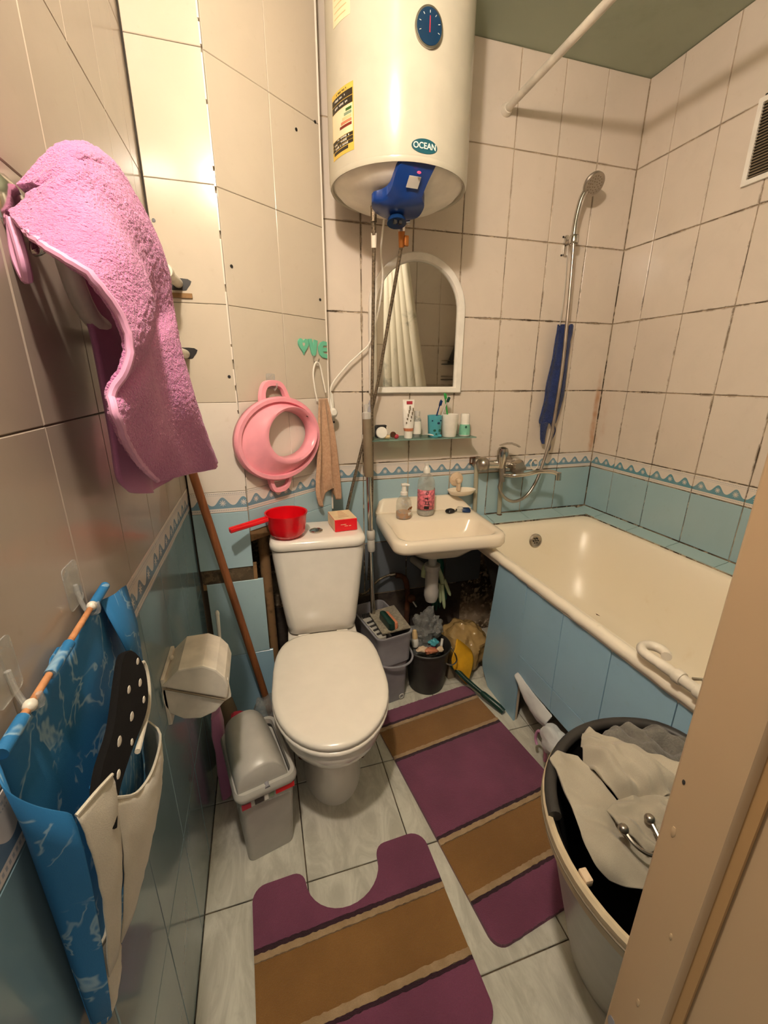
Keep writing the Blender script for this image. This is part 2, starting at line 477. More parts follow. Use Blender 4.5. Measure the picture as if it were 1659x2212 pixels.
def rrect(hx, hy, r, seg=6, cx=0.0, cy=0.0):
    pts = []
    for qx, qy, a0 in ((1, 1, 0), (-1, 1, 90), (-1, -1, 180), (1, -1, 270)):
        for i in range(seg+1):
            a = R_(a0+90*i/seg)
            pts.append((cx+qx*(hx-r)+r*math.cos(a), cy+qy*(hy-r)+r*math.sin(a)))
    return pts
def spline(pts, n):
    """Catmull-Rom resample of a polyline to n points (even by length)"""
    P = [Vector(p) for p in pts]
    dense = []
    for i in range(len(P)-1):
        a = P[max(i-1, 0)]; b = P[i]; c = P[i+1]; d = P[min(i+2, len(P)-1)]
        for k in range(12):
            t = k/12
            dense.append(0.5*((2*b)+(c-a)*t+(2*a-5*b+4*c-d)*t*t+(3*b-a-3*c+d)*t**3))
    dense.append(P[-1])
    L = [0]
    for i in range(1, len(dense)): L.append(L[-1]+(dense[i]-dense[i-1]).length)
    out = []; j = 0
    for k in range(n):
        s = L[-1]*k/(n-1)
        while j < len(L)-2 and L[j+1] < s: j += 1
        u = (s-L[j])/max(1e-9, L[j+1]-L[j]); out.append(dense[j].lerp(dense[j+1], min(1, max(0, u))))
    return out
def fold_noise(p, sc, amp):
    return noise.noise(Vector(p)*sc)*amp
def text_mesh(body, size, extrude, m=None):
    cu = bpy.data.curves.new('txt', 'FONT'); cu.body = body; cu.size = size; cu.extrude = extrude
    cu.align_x = 'CENTER'; cu.align_y = 'CENTER'; cu.offset = size*0.012
    o = bpy.data.objects.new('txt', cu); COL.objects.link(o)
    dg = bpy.context.evaluated_depsgraph_get(); me = o.evaluated_get(dg).to_mesh()
    vs = [v.co.copy() for v in me.vertices]; fs = [tuple(p.vertices) for p in me.polygons]
    o.evaluated_get(dg).to_mesh_clear(); bpy.data.objects.remove(o); bpy.data.curves.remove(cu)
    m = m or M(); m.add(vs, fs); return m

# ================================================================== STRUCTURE
def struct(name, m, material, parent=None, **k):
    o = ob(name, m, material, parent, smooth=k.pop('smooth', False), **k)
    if parent is None: o['kind'] = 'structure'
    return o
TCACHE = {}
def tile_data(w, h, t, material, ch=0.0014):
    key = (round(w, 4), round(h, 4), t, material)
    if key not in TCACHE:
        m = M()
        b = [(0, 0, 0), (w, 0, 0), (w, 0, h), (0, 0, h)]
        s1 = [(0, -t+ch, 0), (w, -t+ch, 0), (w, -t+ch, h), (0, -t+ch, h)]
        s2 = [(ch, -t, ch), (w-ch, -t, ch), (w-ch, -t, h-ch), (ch, -t, h-ch)]
        m.add(b+s1+s2, [(8, 9, 10, 11)]+[(4+i, 4+(i+1) % 4, 8+(i+1) % 4, 8+i) for i in range(4)]+[(i, (i+1) % 4, 4+(i+1) % 4, 4+i) for i in range(4)])
        TCACHE[key] = mesh_from(m, 'tile', material, smooth=False)
    return TCACHE[key]
def put_tile(wall, p, rz, w, h, material, t=0.004, tilt=0.0015, name='tile'):
    o = bpy.data.objects.new(name, tile_data(w, h, t, material)); COL.objects.link(o)
    o.location = p
    o.rotation_euler = (random.uniform(-tilt, tilt), random.uniform(-tilt, tilt)*0.6, rz+random.uniform(-tilt, tilt))
    o.parent = wall
    return o
def tile_wall(wall, org, rz, us, rows, gap=0.003):
    """us: tile edges along the wall, rows: [(z0, z1, material)]"""
    d = Vector((math.cos(rz), math.sin(rz), 0))
    for z0, z1, mt in rows:
        for a, b in zip(us[:-1], us[1:]):
            w_ = b-a-gap; h_ = z1-z0-gap
            if w_ < 0.008: continue
            p = Vector(org)+d*(a+gap/2); p.z = z0+gap/2
            put_tile(wall, p, rz, round(w_, 3), round(h_, 3), mt)

# floor --------------------------------------------------------------
floor = struct('floor', M().bb((XL-.05, -0.5, -0.06), (XR+.05, YB+.05, -0.0045)), 'grout_dark')
fx = [XL, 0.023] + [0.023+0.2985*i for i in range(1, 6)] + [XR]
fy = [-0.4, -0.10, 0.199, 0.498, 0.7975, 1.097, 1.3965, 1.696, YB]
for i in range(len(fx)-1):
    for j in range(len(fy)-1):
        wd, dp = fx[i+1]-fx[i]-.003, fy[j+1]-fy[j]-.003
        if wd < .01 or dp < .01: continue
        key = ('f', round(wd, 3), round(dp, 3))
        if key not in TCACHE:
            c = .0015; hh = .0045
            TCACHE[key] = mesh_from(M().add([(0, 0, 0), (wd, 0, 0), (wd, dp, 0), (0, dp, 0), (0, 0, hh-c), (wd, 0, hh-c), (wd, dp, hh-c), (0, dp, hh-c), (c, c, hh), (wd-c, c, hh), (wd-c, dp-c, hh), (c, dp-c, hh)],
                [(8, 9, 10, 11)]+[(4+q, 4+(q+1) % 4, 8+(q+1) % 4, 8+q) for q in range(4)]+[(q, (q+1) % 4, 4+(q+1) % 4, 4+q) for q in range(4)]), 'tile', 'floor_tile', smooth=False)
        o = bpy.data.objects.new('tile', TCACHE[key]); COL.objects.link(o)
        o.location = (fx[i]+.0015, fy[j]+.0015, -0.0045+random.uniform(-.0004, .0004)); o.parent = floor

# ceiling ------------------------------------------------------------
struct('ceiling', M().bb((XL-.1, -0.3, ZC), (XR+.1, YB+.1, ZC+.08)), 'ceiling_paint')

# left wall ----------------------------------------------------------
wl = struct('wall_left', M().bb((XL-.1, -0.3, -0.05), (XL-.004, YB+.1, ZC)), 'grout_left')
ly = [-0.30]+[0.03+0.182*i for i in range(0, 8)]+[1.40]
ly = sorted(set([round(v, 3) for v in ly]))
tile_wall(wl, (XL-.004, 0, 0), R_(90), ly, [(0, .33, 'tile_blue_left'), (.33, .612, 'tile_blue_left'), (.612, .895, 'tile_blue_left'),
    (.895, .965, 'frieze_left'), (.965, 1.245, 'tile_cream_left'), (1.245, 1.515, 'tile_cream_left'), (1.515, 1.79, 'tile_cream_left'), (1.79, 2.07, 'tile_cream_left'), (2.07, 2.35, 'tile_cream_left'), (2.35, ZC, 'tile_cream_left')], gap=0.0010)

# back wall ----------------------------------------------------------
wb = struct('wall_back', M().bb((XL-.1, YB+.004, -0.05), (XR+.1, YB+.12, ZC)), 'grout_mold')
bx_ = [.222, .42, .628, .834, 1.035, 1.231, 1.424, XR]
rows_b = [(.942, 1.242, 'tile_cream_bath'), (1.242, 1.541, 'tile_cream_bath'), (1.541, 1.843, 'tile_cream_bath'), (1.843, 2.142, 'tile_cream_bath'), (2.142, ZC, 'tile_cream_bath')]
tile_wall(wb, (0, YB+.004, 0), 0, bx_, [(.867, .942, 'frieze')]+rows_b, gap=0.0038)
tile_wall(wb, (0, YB+.004, 0), 0, bx_[4:], [(.657, .867, 'tile_blue_bath')], gap=0.005)
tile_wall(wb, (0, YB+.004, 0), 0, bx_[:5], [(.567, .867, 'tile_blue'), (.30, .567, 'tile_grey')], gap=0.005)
struct('plaster', M().bb((XL, YB-.002, 0.0), (.93, YB+.004, .297)), 'plaster_dark', wb)

# right wall ---------------------------------------------------------
wr = struct('wall_right', M().bb((XR+.004, -0.1, -0.05), (XR+.12, YB+.1, ZC)), 'grout_mold')
ry = [0.0, .15, .346, .543, .74, .937, 1.134, 1.331, 1.528, 1.60]
ry = [YB-v for v in (1.75, 1.60, 1.401, 1.204, 1.007, .81, .613, .416, .219, .15)]
tile_wall(wr, (XR+.004, YB, 0), R_(-90), ry, [(.657, .867, 'tile_blue_bath'), (.867, .942, 'frieze_bath')]+rows_b, gap=0.0038)

# front wall, door opening at left ----------------------------------
wf = struct('wall_front', M().bb((.33, .02, 0), (XR+.004, YF-.004, ZC)).bb((XL-.004, .02, 2.02), (.33, YF-.004, ZC)), 'grout_light')
tile_wall(wf, (XR, YF-.004, 0), R_(180), [XR-v for v in (1.627, 1.43, 1.23, 1.03, .83, .63, .43, .345)],
          [(0, .30, 'tile_blue_left'), (.30, .60, 'tile_blue_left'), (.60, .867, 'tile_blue_left'), (.867, .942, 'frieze')]+rows_b, gap=0.003)
tile_wall(wf, (.325, YF-.004, 0), R_(180), [.0, .19, .38, .56], [(2.142, ZC, 'tile_cream')], gap=0.003)

# door frame post beside the camera -----------------------------------
XJ = .2655
dj = M()
prof = [(XJ, .122), (XJ, .158), (XJ+.003, .1615), (XJ+.008, .163), (XJ+.062, .163), (XJ+.062, -.12), (XJ+.010, -.12), (XJ+.010, .1135), (XJ+.0075, .1155), (XJ+.0075, .1195), (XJ+.002, .1205)]
dj.prism(prof, lambda x, y: (x, y, 0), lambda x, y: (x, y, 2.03))
d1 = struct('door_1', dj, 'jamb_paint', smooth=True, angle=50)
d1['label'] = 'peach painted door frame post beside the laundry basket'
struct('groove', M().bb((XJ+.0066, .1128, 0), (XJ+.0092, .1200, 2.03)), 'jamb_groove', d1)
hd = struct('frame_head', M().bb((XL, .05, 2.03), (XJ+.062, .163, 2.09)), 'jamb_paint', d1)
# paint chips and runs on the post
for (y, z, r) in ((.151, .985, .004), (.140, .80, .0035), (.128, .62, .003), (.133, .90, .0025), (.149, .72, .0035)):
    struct('paint_blister', M().ell((XJ, y, z), (.0007, r*.5, r*1.3), 10, 6), 'jamb_paint', d1, smooth=True)
struct('paint_chip', M().ell((XJ, .1545, .735), (.0006, .0040, .0085), 12, 6), 'grey_plastic', d1, smooth=True)
for (y, z) in ((.1535, 1.03), (.095, .56)):
    struct('paint_chip', M().ell((XJ if y > .12 else XJ+.01, y, z), (.0006, .0012, .0022), 10, 6), 'dark_grey_plastic', d1, smooth=True)

# pipe chase in the left corner: front panel and slanted panel --------
YS = 1.40
D0 = Vector((-.057, 1.408, 0)); D1 = Vector((.262, 1.65, 0)); DL = (D1-D0).length; DA = math.atan2(D1.y-D0.y, D1.x-D0.x)
DN = Vector((math.sin(DA), -math.cos(DA), 0)); DU = Vector((math.cos(DA), math.sin(DA), 0))
ch = struct('wall_chase', M().bb((XL+.006, YS+.004, .622), (-.062, YS+.03, ZC)), 'grout_dark')
for z0, z1, mt in ((2.07, ZC, 'tile_panel'), (1.786, 2.07, 'tile_panel'), (1.497, 1.786, 'tile_panel'), (1.225, 1.497, 'tile_panel'), (.945, 1.225, 'tile_cream'), (.875, .945, 'frieze'), (.674, .875, 'tile_blue')):
    put_tile(ch, (XL+.004, YS+.004, z0), 0, round(-.058-XL-.004-.003, 3), round(z1-z0-.0012, 3), mt, tilt=.001)
# lower loose tile boards and the bare gap between them
struct('batten', M().bb((XL+.006, YS+.006, .60), (-.05, YS+.03, .676)), 'plaster_brown', ch)
put_tile(ch, (XL+.018, YS+.008, .325), R_(1.0), .186, .296, 'tile_blue', t=.008, name='tile')
put_tile(ch, (XL+.020, YS+.010, 0.0), R_(1.0), .196, .323, 'tile_blue_panel', t=.008, name='tile')
cs = struct('wall_chase_slanted', M().prism([(0, 0), (DL, 0), (DL, .02), (0, .02)], lambda u, v: tuple(D0+DU*u-DN*(v+.004)+Vector((0, 0, .80))), lambda u, v: tuple(D0+DU*u-DN*(v+.004)+Vector((0, 0, ZC)))), 'grout_light')
tile_wall(cs, tuple(D0-DN*.004), DA, [0.0, .200, DL], [(.80, .875, 'tile_blue'), (.875, .945, 'frieze'), (.945, 1.225, 'tile_cream'), (1.225, 1.496, 'tile_panel'), (1.496, 1.785, 'tile_panel'), (1.785, 2.07, 'tile_panel'), (2.07, ZC, 'tile_panel')], gap=0.0012)
struct('batten', M().prism([(0, .004), (DL, .004), (DL, .02), (0, .02)], lambda u, v: tuple(D0+DU*u-DN*v+Vector((0, 0, .762))), lambda u, v: tuple(D0+DU*u-DN*v+Vector((0, 0, .80)))), 'plaster_brown', cs)
put_tile(cs, D0+DU*.20-DN*.003+Vector((0, 0, .58)), DA, .196, .22, 'tile_blue', t=.006)
struct('corner_trim', M().bb((.2580, 1.652, .78), (.2665, YB, ZC)), 'tile_cream', cs)
z_ = .96
while z_ < 2.43:
    ln = random.uniform(.03, .16)
    struct('crack_filler', M().box((-.0605+random.uniform(-.0008, .0008), YS+.0015, z_+ln/2), (random.uniform(.003, .0048), .006, ln)), 'tile_cream', ch)
    z_ += ln+random.uniform(.006, .03)
# screw heads on the chase panels
def on_diag(u, z, off=0.0): return D0+DU*u+DN*off+Vector((0, 0, z))
for x, z in ((-.222, 1.69), (-.075, 1.30)):
    struct('screw', M().cyl((x, YS-.0005, z), (x, YS-.002, z), .0045, seg=10), 'black_plastic', ch, smooth=True)
for u, z in ((.012, 2.30), (.383, 2.07), (.022, 1.60), (.375, 1.56), (.30, 2.02)):
    p = on_diag(u, z, 0); q = on_diag(u, z, .002)
    struct('screw', M().cyl(p, q, .0045, seg=10), 'black_plastic', cs, smooth=True)

# tiled ledge round the bath -------------------------------------------
lg = struct('trim_1', M().bb((.85, 1.66, .60), (XR, YB+.003, .640)).bb((1.56, .15, .60), (XR+.003, 1.66, .640)), 'grout_mold')
def flat_tile(par, x0, y0, x1, y1, z0, z1, mt, g=.0035):
    m = M(); z = lambda x, y: z0+(z1-z0)*((y-y0)/(y1-y0) if (x1-x0) > (y1-y0)*1.0 else (x-x0)/(x1-x0))
    a = (x0+g/2, y0+g/2); b = (x1-g/2, y1-g/2)
    P = [(a[0], a[1]), (b[0], a[1]), (b[0], b[1]), (a[0], b[1])]
    m.add([(x, y, z0-.004) for x, y in P]+[(x, y, z(x, y)) for x, y in P], [(0, 3, 2, 1), (4, 5, 6, 7), (0, 1, 5, 4), (1, 2, 6, 5), (2, 3, 7, 6), (3, 0, 4, 7)])
    return struct('tile', m, mt, par)
for a, b in zip((.86, 1.035, 1.231, 1.424), (1.035, 1.231, 1.424, 1.56)):
    flat_tile(lg, a, 1.655, b, 1.746, .643, .656, 'tile_ledge')
flat_tile(lg, 1.56, 1.60, 1.625, 1.746, .644, .656, 'tile_ledge')
for a, b in zip((1.40, 1.20, 1.0, .80, .60, .40, .16), (1.60, 1.40, 1.20, 1.0, .80, .60, .40)):
    flat_tile(lg, 1.556, a, 1.625, b, .643, .656, 'tile_ledge')

# ================================================================== LAMP
lp = thing('wall_lamp', 'small wall lamp above the door frame behind the viewer', 'lamp', (LAMP_POS[0], YF, LAMP_POS[2]+.07))
ob('base', M().lathe([(.045, 0), (.05, .006), (.05, .018), (.03, .03)], (LAMP_POS[0], YF, LAMP_POS[2]+.10), (0, 1, 0), 24), 'white_plastic', lp)
ob('socket', M().tube([(LAMP_POS[0], YF+.025, LAMP_POS[2]+.10), (LAMP_POS[0], LAMP_POS[1]-.02, LAMP_POS[2]+.105), (LAMP_POS[0], LAMP_POS[1], LAMP_POS[2]+.09), (LAMP_POS[0], LAMP_POS[1], LAMP_POS[2]+.062)], .016, 12), 'black_plastic', lp)
ld = bpy.data.lights.new('bulb', 'POINT'); ld.energy = LAMP_W; ld.color = LAMP_COL; ld.shadow_soft_size = .035
lo = bpy.data.objects.new('bulb', ld); COL.objects.link(lo); lo.location = (0, LAMP_POS[1]-YF, -.07); lo.parent = lp

# ================================================================== WATER HEATER
BC = Vector((.4826, 1.5)); BR = .2144; BZ = 1.866
bt = thing('water_heater', 'white cylindrical electric water heater hanging on the back wall', 'water heater', (BC.x, BC.y, BZ))
def wrapc(a0, z0, off=0.0):
    return lambda p: Vector((BC.x+(BR+off+p.z)*math.cos(R_(a0)+p.x/BR), BC.y+(BR+off+p.z)*math.sin(R_(a0)+p.x/BR), z0+p.y))
c3 = (BC.x, BC.y, 0)
ob('tank', M().lathe([(BR-.012, BZ+.001), (BR-.002, BZ), (BR, BZ+.006), (BR, 2.400), (BR-.02, 2.415), (.05, 2.43)], c3, seg=72), 'boiler_white', bt)
ob('bottom_cap', M().lathe([(.02, BZ-.058), (.09, BZ-.052), (.15, BZ-.036), (.185, BZ-.018), (.198, BZ-.004), (.2035, BZ-.001), (.2035, BZ+.006)], c3, seg=64), 'boiler_under', bt)
ob('rim_lip', M().lathe([(.200, BZ+.004), (.2045, BZ-.009), (.2105, BZ-.011), (.2135, BZ-.004), (.213, BZ+.006)], c3, seg=64, cap0=False, cap1=False), 'boiler_white', bt)
ob('bracket', M().bb((.38, 1.69, 2.25), (.58, YB, 2.30)), 'chrome_dull', bt, smooth=False)
def strip_patch(a0, z0, u0, u1, v0, v1, off, n=8, t=.0006):
    m = M(); rows = []
    for i in range(n+1):
        u = u0+(u1-u0)*i/n
        rows.append([Vector((u, v0, 0)), Vector((u, v1, 0)), Vector((u, v1, t)), Vector((u, v0, t))])
    m.loft(rows); f = wrapc(a0, z0, off); m.xf(f); return m
# dial
def oval(hw, hh, n=40): return [(hw*math.cos(2*math.pi*i/n), hh*math.sin(2*math.pi*i/n)) for i in range(n)]
def oval_patch(a0, z0, hw, hh, off, t=.001, n=40):
    m = M(); o1 = oval(hw, hh, n); rings = []
    for sc, tt in ((1, 0), (1, t), (.66, t), (.33, t), (.02, t)):
        rings.append([Vector((x*sc, y*sc, tt)) for x, y in o1])
    m.loft(rings); m.xf(wrapc(a0, z0, off)); return m
dl = ob('thermometer', oval_patch(-88, 2.134, .0375, .0415, 0, .006), 'chrome_dull', bt, label='oval blue dial thermometer')
ob('dial_face', oval_patch(-88, 2.134, .033, .037, .006, .0008), 'dial_face', dl)
nm = M().add([(-.0015, -.012, 0), (.0015, -.012, 0), (.001, .02, 0), (-.001, .02, 0), (-.0015, -.012, .0006), (.0015, -.012, .0006), (.001, .02, .0006), (-.001, .02, .0006)], [(0, 3, 2, 1), (4, 5, 6, 7), (0, 1, 5, 4), (1, 2, 6, 5), (2, 3, 7, 6), (3, 0, 4, 7)]).xf(wrapc(-88, 2.134, .0072))
ob('needle', nm, 'needle_red', dl, smooth=False)
for k in range(7):
    a = R_(200-k*36.6)
    t = M().box((.026*math.cos(a), .028*math.sin(a), .0004), (.0012, .005, .0006), a+R_(90)).xf(wrapc(-88, 2.134, .0070))
    ob('dial_mark', t, 'badge_text', dl, smooth=False)
# name badge
bd = ob('badge', oval_patch(-88.5, 1.8905, .0375, .0165, 0, .0012), 'teal_badge', bt, label='dark teal oval badge with white lettering')
tm = text_mesh('OCEAN', .0195, .0004); tm.xf(lambda p: Vector((p.x*0.98, p.y*1.0, p.z+.0004))); tm.xf(wrapc(-88.5, 1.8905, .0014))
ob('lettering', tm, 'badge_text', bd, smooth=False)
# energy label
S = -155.6; hw = .0495
es = ob('energy_label', strip_patch(S, 1.8965, -hw, hw, 0, .150, 0), 'sticker_yellow', bt, label='yellow and black energy rating label')
def el(name, u0, u1, v0, v1, mt, off=.0008): ob(name, strip_patch(S, 1.8965, u0, u1, v0, v1, off, 6, .0003), mt, es)
el('label_field', -.047, .047, .0435, .105, 'sticker_cream')
el('label_band', -.047, .047, .106, .121, 'sticker_black'); el('label_band', -.047, .047, .1225, .137, 'sticker_black')
for k in range(3): el('label_band', -.047, .047, .0185+.0083*k, .0257+.0083*k, 'sticker_black')
el('label_band', -.040, .028, .009, .0165, 'sticker_black')
for k, (ln, mt) in enumerate(((.022, 'bar_green'), (.029, 'bar_sage'), (.037, 'bar_peach'), (.043, 'bar_orange'), (.049, 'bar_red'))):
    v = .0925-k*.0085
    el('rating_bar', .043-ln, .043, v, v+.0062, mt, .0012)
for k, (v, u0, u1) in enumerate(((.129, -.03, .02), (.113, -.035, .03), (.142, -.02, .025), (.022, -.03, .03), (.0305, -.035, .03), (.0385, -.03, .035))):
    n_ = 12
    for i in range(n_):
        if random.random() < .3: continue
        u = u0+(u1-u0)*i/n_
        el('print_mark', u, u+(u1-u0)/n_*.6, v-.0012+random.uniform(-.001, .001), v+.0016+random.uniform(0, .0014), 'badge_text' if k != 2 else 'sticker_black', .0013)
pp = ob('paper_label', strip_patch(-153.8, 2.183, -.036, .036, 0, .20, 0), 'sticker_cream', bt, label='faded paper label')
for k in range(5): ob('print_mark', strip_patch(-153.8, 2.183, -.028, .02+.004*(k % 2), .012+.013*k, .014+.013*k, .0008, 6, .0002), 'bar_peach', pp)
# blue plastic cover below
CL = [(.433, 1.2985, 1.860), (.419, 1.318, 1.838), (.414, 1.352, 1.808), (.400, 1.378, 1.797), (.372, 1.396, 1.790), (.381, 1.432, 1.783), (.405, 1.455, 1.777), (.430, 1.468, 1.774), (.453, 1.474, 1.771)]
CR = [(.529, 1.2985, 1.860), (.516, 1.330, 1.826), (.510, 1.350, 1.802), (.513, 1.360, 1.795), (.522, 1.369, 1.790), (.530, 1.392, 1.785), (.529, 1.436, 1.776), (.505, 1.462, 1.773), (.478, 1.474, 1.771)]
cl = spline(CL, 24); cr = spline(CR, 24)
rows = []
for i in range(24):
    a, b = cl[i], cr[i]; t = i/23
    bul = .012*math.sin(math.pi*min(1, t*1.05))
    top = min(BZ-.001, max(a.z, b.z)+.022)
    row = [Vector((a.x, a.y, top)), a]
    for k in range(1, 8): 
        s = k/8; q = a.lerp(b, s); q.z -= bul*math.sin(math.pi*s); row.append(q)
    row += [b, Vector((b.x, b.y, top))]
    rows.append(row)
cv = ob('blue_cover', M().loft(rows), 'blue_plastic', bt, angle=50, label='blue plastic cover over the heater bottom')
ob('status_light', M().ell((.4775, 1.296, 1.835), (.006, .003, .003), 12, 6), 'led_red', cv)
ob('cover_sticker', M().add([(.4555, 1.3130, 1.8325), (.4905, 1.3145, 1.8325), (.4870, 1.3330, 1.8115), (.4520, 1.3315, 1.8115), (.4555, 1.3110, 1.8305), (.4905, 1.3125, 1.8305), (.4870, 1.3310, 1.8095), (.4520, 1.3295, 1.8095)], [(0, 1, 2, 3), (4, 7, 6, 5), (0, 4, 5, 1), (1, 5, 6, 2), (2, 6, 7, 3), (3, 7, 4, 0)]), 'light_grey_plastic', cv, smooth=False)
ob('cable_gland', M().lathe([(.030, 0), (.028, .012), (.02, .02)], (.458, 1.432, 1.752), (.05, .25, 1), 20), 'dark_blue_gloss', cv)
for dx in (-.009, .007): ob('vent_slot', M().box((.458+dx, 1.420, 1.7535), (.009, .012, .012)), 'black_plastic', cv, smooth=False)

# braided hoses and valves below the heater
h1 = thing('braided_hose', 'braided steel hose hanging straight down from the heater, left one', 'hose', (.403, 1.5, 1.79), group='heater hoses')
ob('inlet_nut', M().cyl((.403, 1.500, 1.835), (.404, 1.503, 1.772), .0105, seg=8), 'steel_hose', h1)
ob('tee', M().cyl((.404, 1.503, 1.772), (.408, 1.517, 1.735), .008, seg=10), 'steel_hose', h1)
ob('ferrule', M().cyl((.408, 1.516, 1.745), (.4095, 1.523, 1.705), .0098, .0085, 10), 'old_white', h1)
ob('hose', M().tube(spline([(.409, 1.520, 1.725), (.426, 1.60, 1.484), (.431, 1.64, 1.205), (.438, 1.668, .922), (.439, 1.70, .632), (.43, 1.715, .40)], 40), .0062, 10), 'steel_hose', h1)
h2 = thing('braided_hose', 'braided steel hose slanting behind the mop from the heater, right one', 'hose', (.488, 1.48, 1.76), group='heater hoses')
ob('valve', M().cyl((.488, 1.478, 1.80), (.492, 1.485, 1.748), .012, seg=8), 'chrome_dull', h2)
ob('valve_lever', M().cyl((.492, 1.482, 1.772), (.516, 1.474, 1.774), .008, seg=10), 'chrome', h2)
ob('coupling', M().cyl((.492, 1.485, 1.748), (.4955, 1.494, 1.705), .0115, .0095, 10), 'brass', h2)
ob('tap_handle', M().box((.508, 1.484, 1.722), (.014, .012, .030)), 'brass', h2, bevel=.002)
ob('hose', M().tube(spline([(.496, 1.495, 1.715), (.486, 1.59, 1.517), (.453, 1.665, 1.239), (.394, 1.69, .999), (.330, 1.69, .753), (.31, 1.69, .66)], 40), .0062, 10), 'steel_hose', h2)

# ================================================================== MIRROR
mx0, mx1, mz0 = .446, .856, 1.236
mc = (mx0+mx1)/2; ro = (mx1-mx0)/2; mzs = 1.762-ro
def arch(r, zb, n=24):
    return [(mc+r*math.cos(math.pi*i/n), mzs+r*math.sin(math.pi*i/n)) for i in range(n+1)]+[(mc-r, zb), (mc+r, zb)]
mi = thing('wall_mirror', 'arched mirror in a white plastic frame below the water heater', 'mirror', (mc, YB, mz0))
ao = arch(ro, mz0); ai = arch(ro-.031, mz0+.026); am = arch(ro-.004, mz0+.004); an = arch(ro-.027, mz0+.022)
fr = M().loft([[(x, YB-.001, z) for x, z in ao], [(x, YB-.018, z) for x, z in ao], [(x, YB-.023, z) for x, z in am], [(x, YB-.023, z) for x, z in an], [(x, YB-.016, z) for x, z in ai], [(x, YB-.006, z) for x, z in ai]], False, False)
ob('frame', fr, 'white_plastic', mi)
ob('glass', M().prism(arch(ro-.030, mz0+.027), lambda x, z: (x, YB-.002, z), lambda x, z: (x, YB-.008, z)), 'mirror_glass', mi, smooth=False)

# ================================================================== BATH
bz = .632
ba = thing('bathtub', 'cream enamel bathtub with a worn white rim along the right wall', 'bathtub', (1.2, .93, 0))
def ring(x0, y0, x1, y1, r, z): return [(x, y, z) for x, y in rrect((x1-x0)/2, (y1-y0)/2, r, 8, (x0+x1)/2, (y0+y1)/2)]
tub = M().loft([ring(.868, .19, 1.558, 1.652, .03, bz-.045), ring(.853, .175, 1.562, 1.657, .035, bz-.012), ring(.862, .182, 1.560, 1.655, .035, bz+.001),
    ring(.885, .20, 1.552, 1.640, .05, bz+.003), ring(.900, .23, 1.540, 1.622, .09, bz-.012), ring(.912, .27, 1.522, 1.604, .13, bz-.06),
    ring(.935, .36, 1.495, 1.575, .17, bz-.20), ring(.965, .46, 1.465, 1.53, .18, bz-.34), ring(1.02, .55, 1.41, 1.46, .15, bz-.385)], False, True)
ob('basin', tub, 'enamel', ba, angle=60)
# rolled rim on the near long side, flaking
rimpts = [(.866+.0012*math.sin(i*1.7), 1.655-i*.037, bz-.009+.0008*math.sin(i*2.3)) for i in range(40)]
ob('rim', M().tube(rimpts, [.0185+.0008*math.sin(i*3.1) for i in range(40)], 14), 'enamel_rim', ba)
ov = ob('overflow', M().lathe([(.034, 0), (.034, .006), (.028, .010), (.02, .006), (.001, .006)], (1.232, 1.601, .552), (0.02, -1, .14), 28), 'chrome_dull', ba)
for k in range(7):
    a = k*math.pi*2/6
    r_ = .012 if k < 6 else 0
    ob('hole', M().ell((1.232+r_*math.cos(a), 1.5935, .5535+r_*math.sin(a)), (.0042, .001, .0042), 10, 6), 'black_plastic', ov)
ob('underside', M().loft([ring(1.03, .56, 1.40, 1.45, .15, .225), ring(.95, .45, 1.48, 1.54, .17, .27), ring(.925, .35, 1.505, 1.583, .16, .42), ring(.900, .255, 1.532, 1.614, .12, .566), ring(.880, .21, 1.546, 1.635, .06, .60)], True, False), 'dark_grey_plastic', ba)
for x, y in ((.98, 1.35), (1.45, 1.35), (.98, .55), (1.45, .55)):
    ob('leg', M().cyl((x, y, 0), (x, y, .262), .02, .028, 12), 'rust', ba)

# tiled screen under the bath rim --------------------------------------
bp = ob('side_panel', M().bb((.870, .18, .222), (.880, 1.131, .60)).bb((.876, 1.135, 0.0), (.890, 1.165, .60)), 'grout_light', ba, smooth=False, label='light blue tiled side panel of the bathtub')
ys = [1.133, .942, .748, .555, .362, .175]
def ptile(y0, y1, z0, z1, mt='tile_blue_panel', x0=.862, x1=.862, t=.006):
    g = .0014; m = M()
    m.add([(x1, y0-g, z0+g), (x1, y1+g, z0+g), (x0, y1+g, z1-g), (x0, y0-g, z1-g)] + [(x1+t, y0-g, z0+g), (x1+t, y1+g, z0+g), (x0+t, y1+g, z1-g), (x0+t, y0-g, z1-g)],
          [(0, 1, 2, 3), (4, 7, 6, 5), (0, 4, 5, 1), (1, 5, 6, 2), (2, 6, 7, 3), (3, 7, 4, 0)])
    ob('tile', m, mt, bp, smooth=False, bevel=.0012)
# the first column reaches the floor, the others stop short
m = M().prism([(1.315, .615), (1.133, .615), (1.133, 0.0), (1.335, 0.0), (1.385, .06), (1.392, .10)], lambda y, z: (.866-(z-.3)*.02, y, z), lambda y, z: (.874-(z-.3)*.02, y, z))
ob('tile', m, 'tile_blue_panel', bp, smooth=False, bevel=.001)
for y0, y1 in zip(ys[:-1], ys[1:]):
    ptile(y0, y1, .315, .615); ptile(y0, y1, .222, .315, x0=.862, x1=.866)

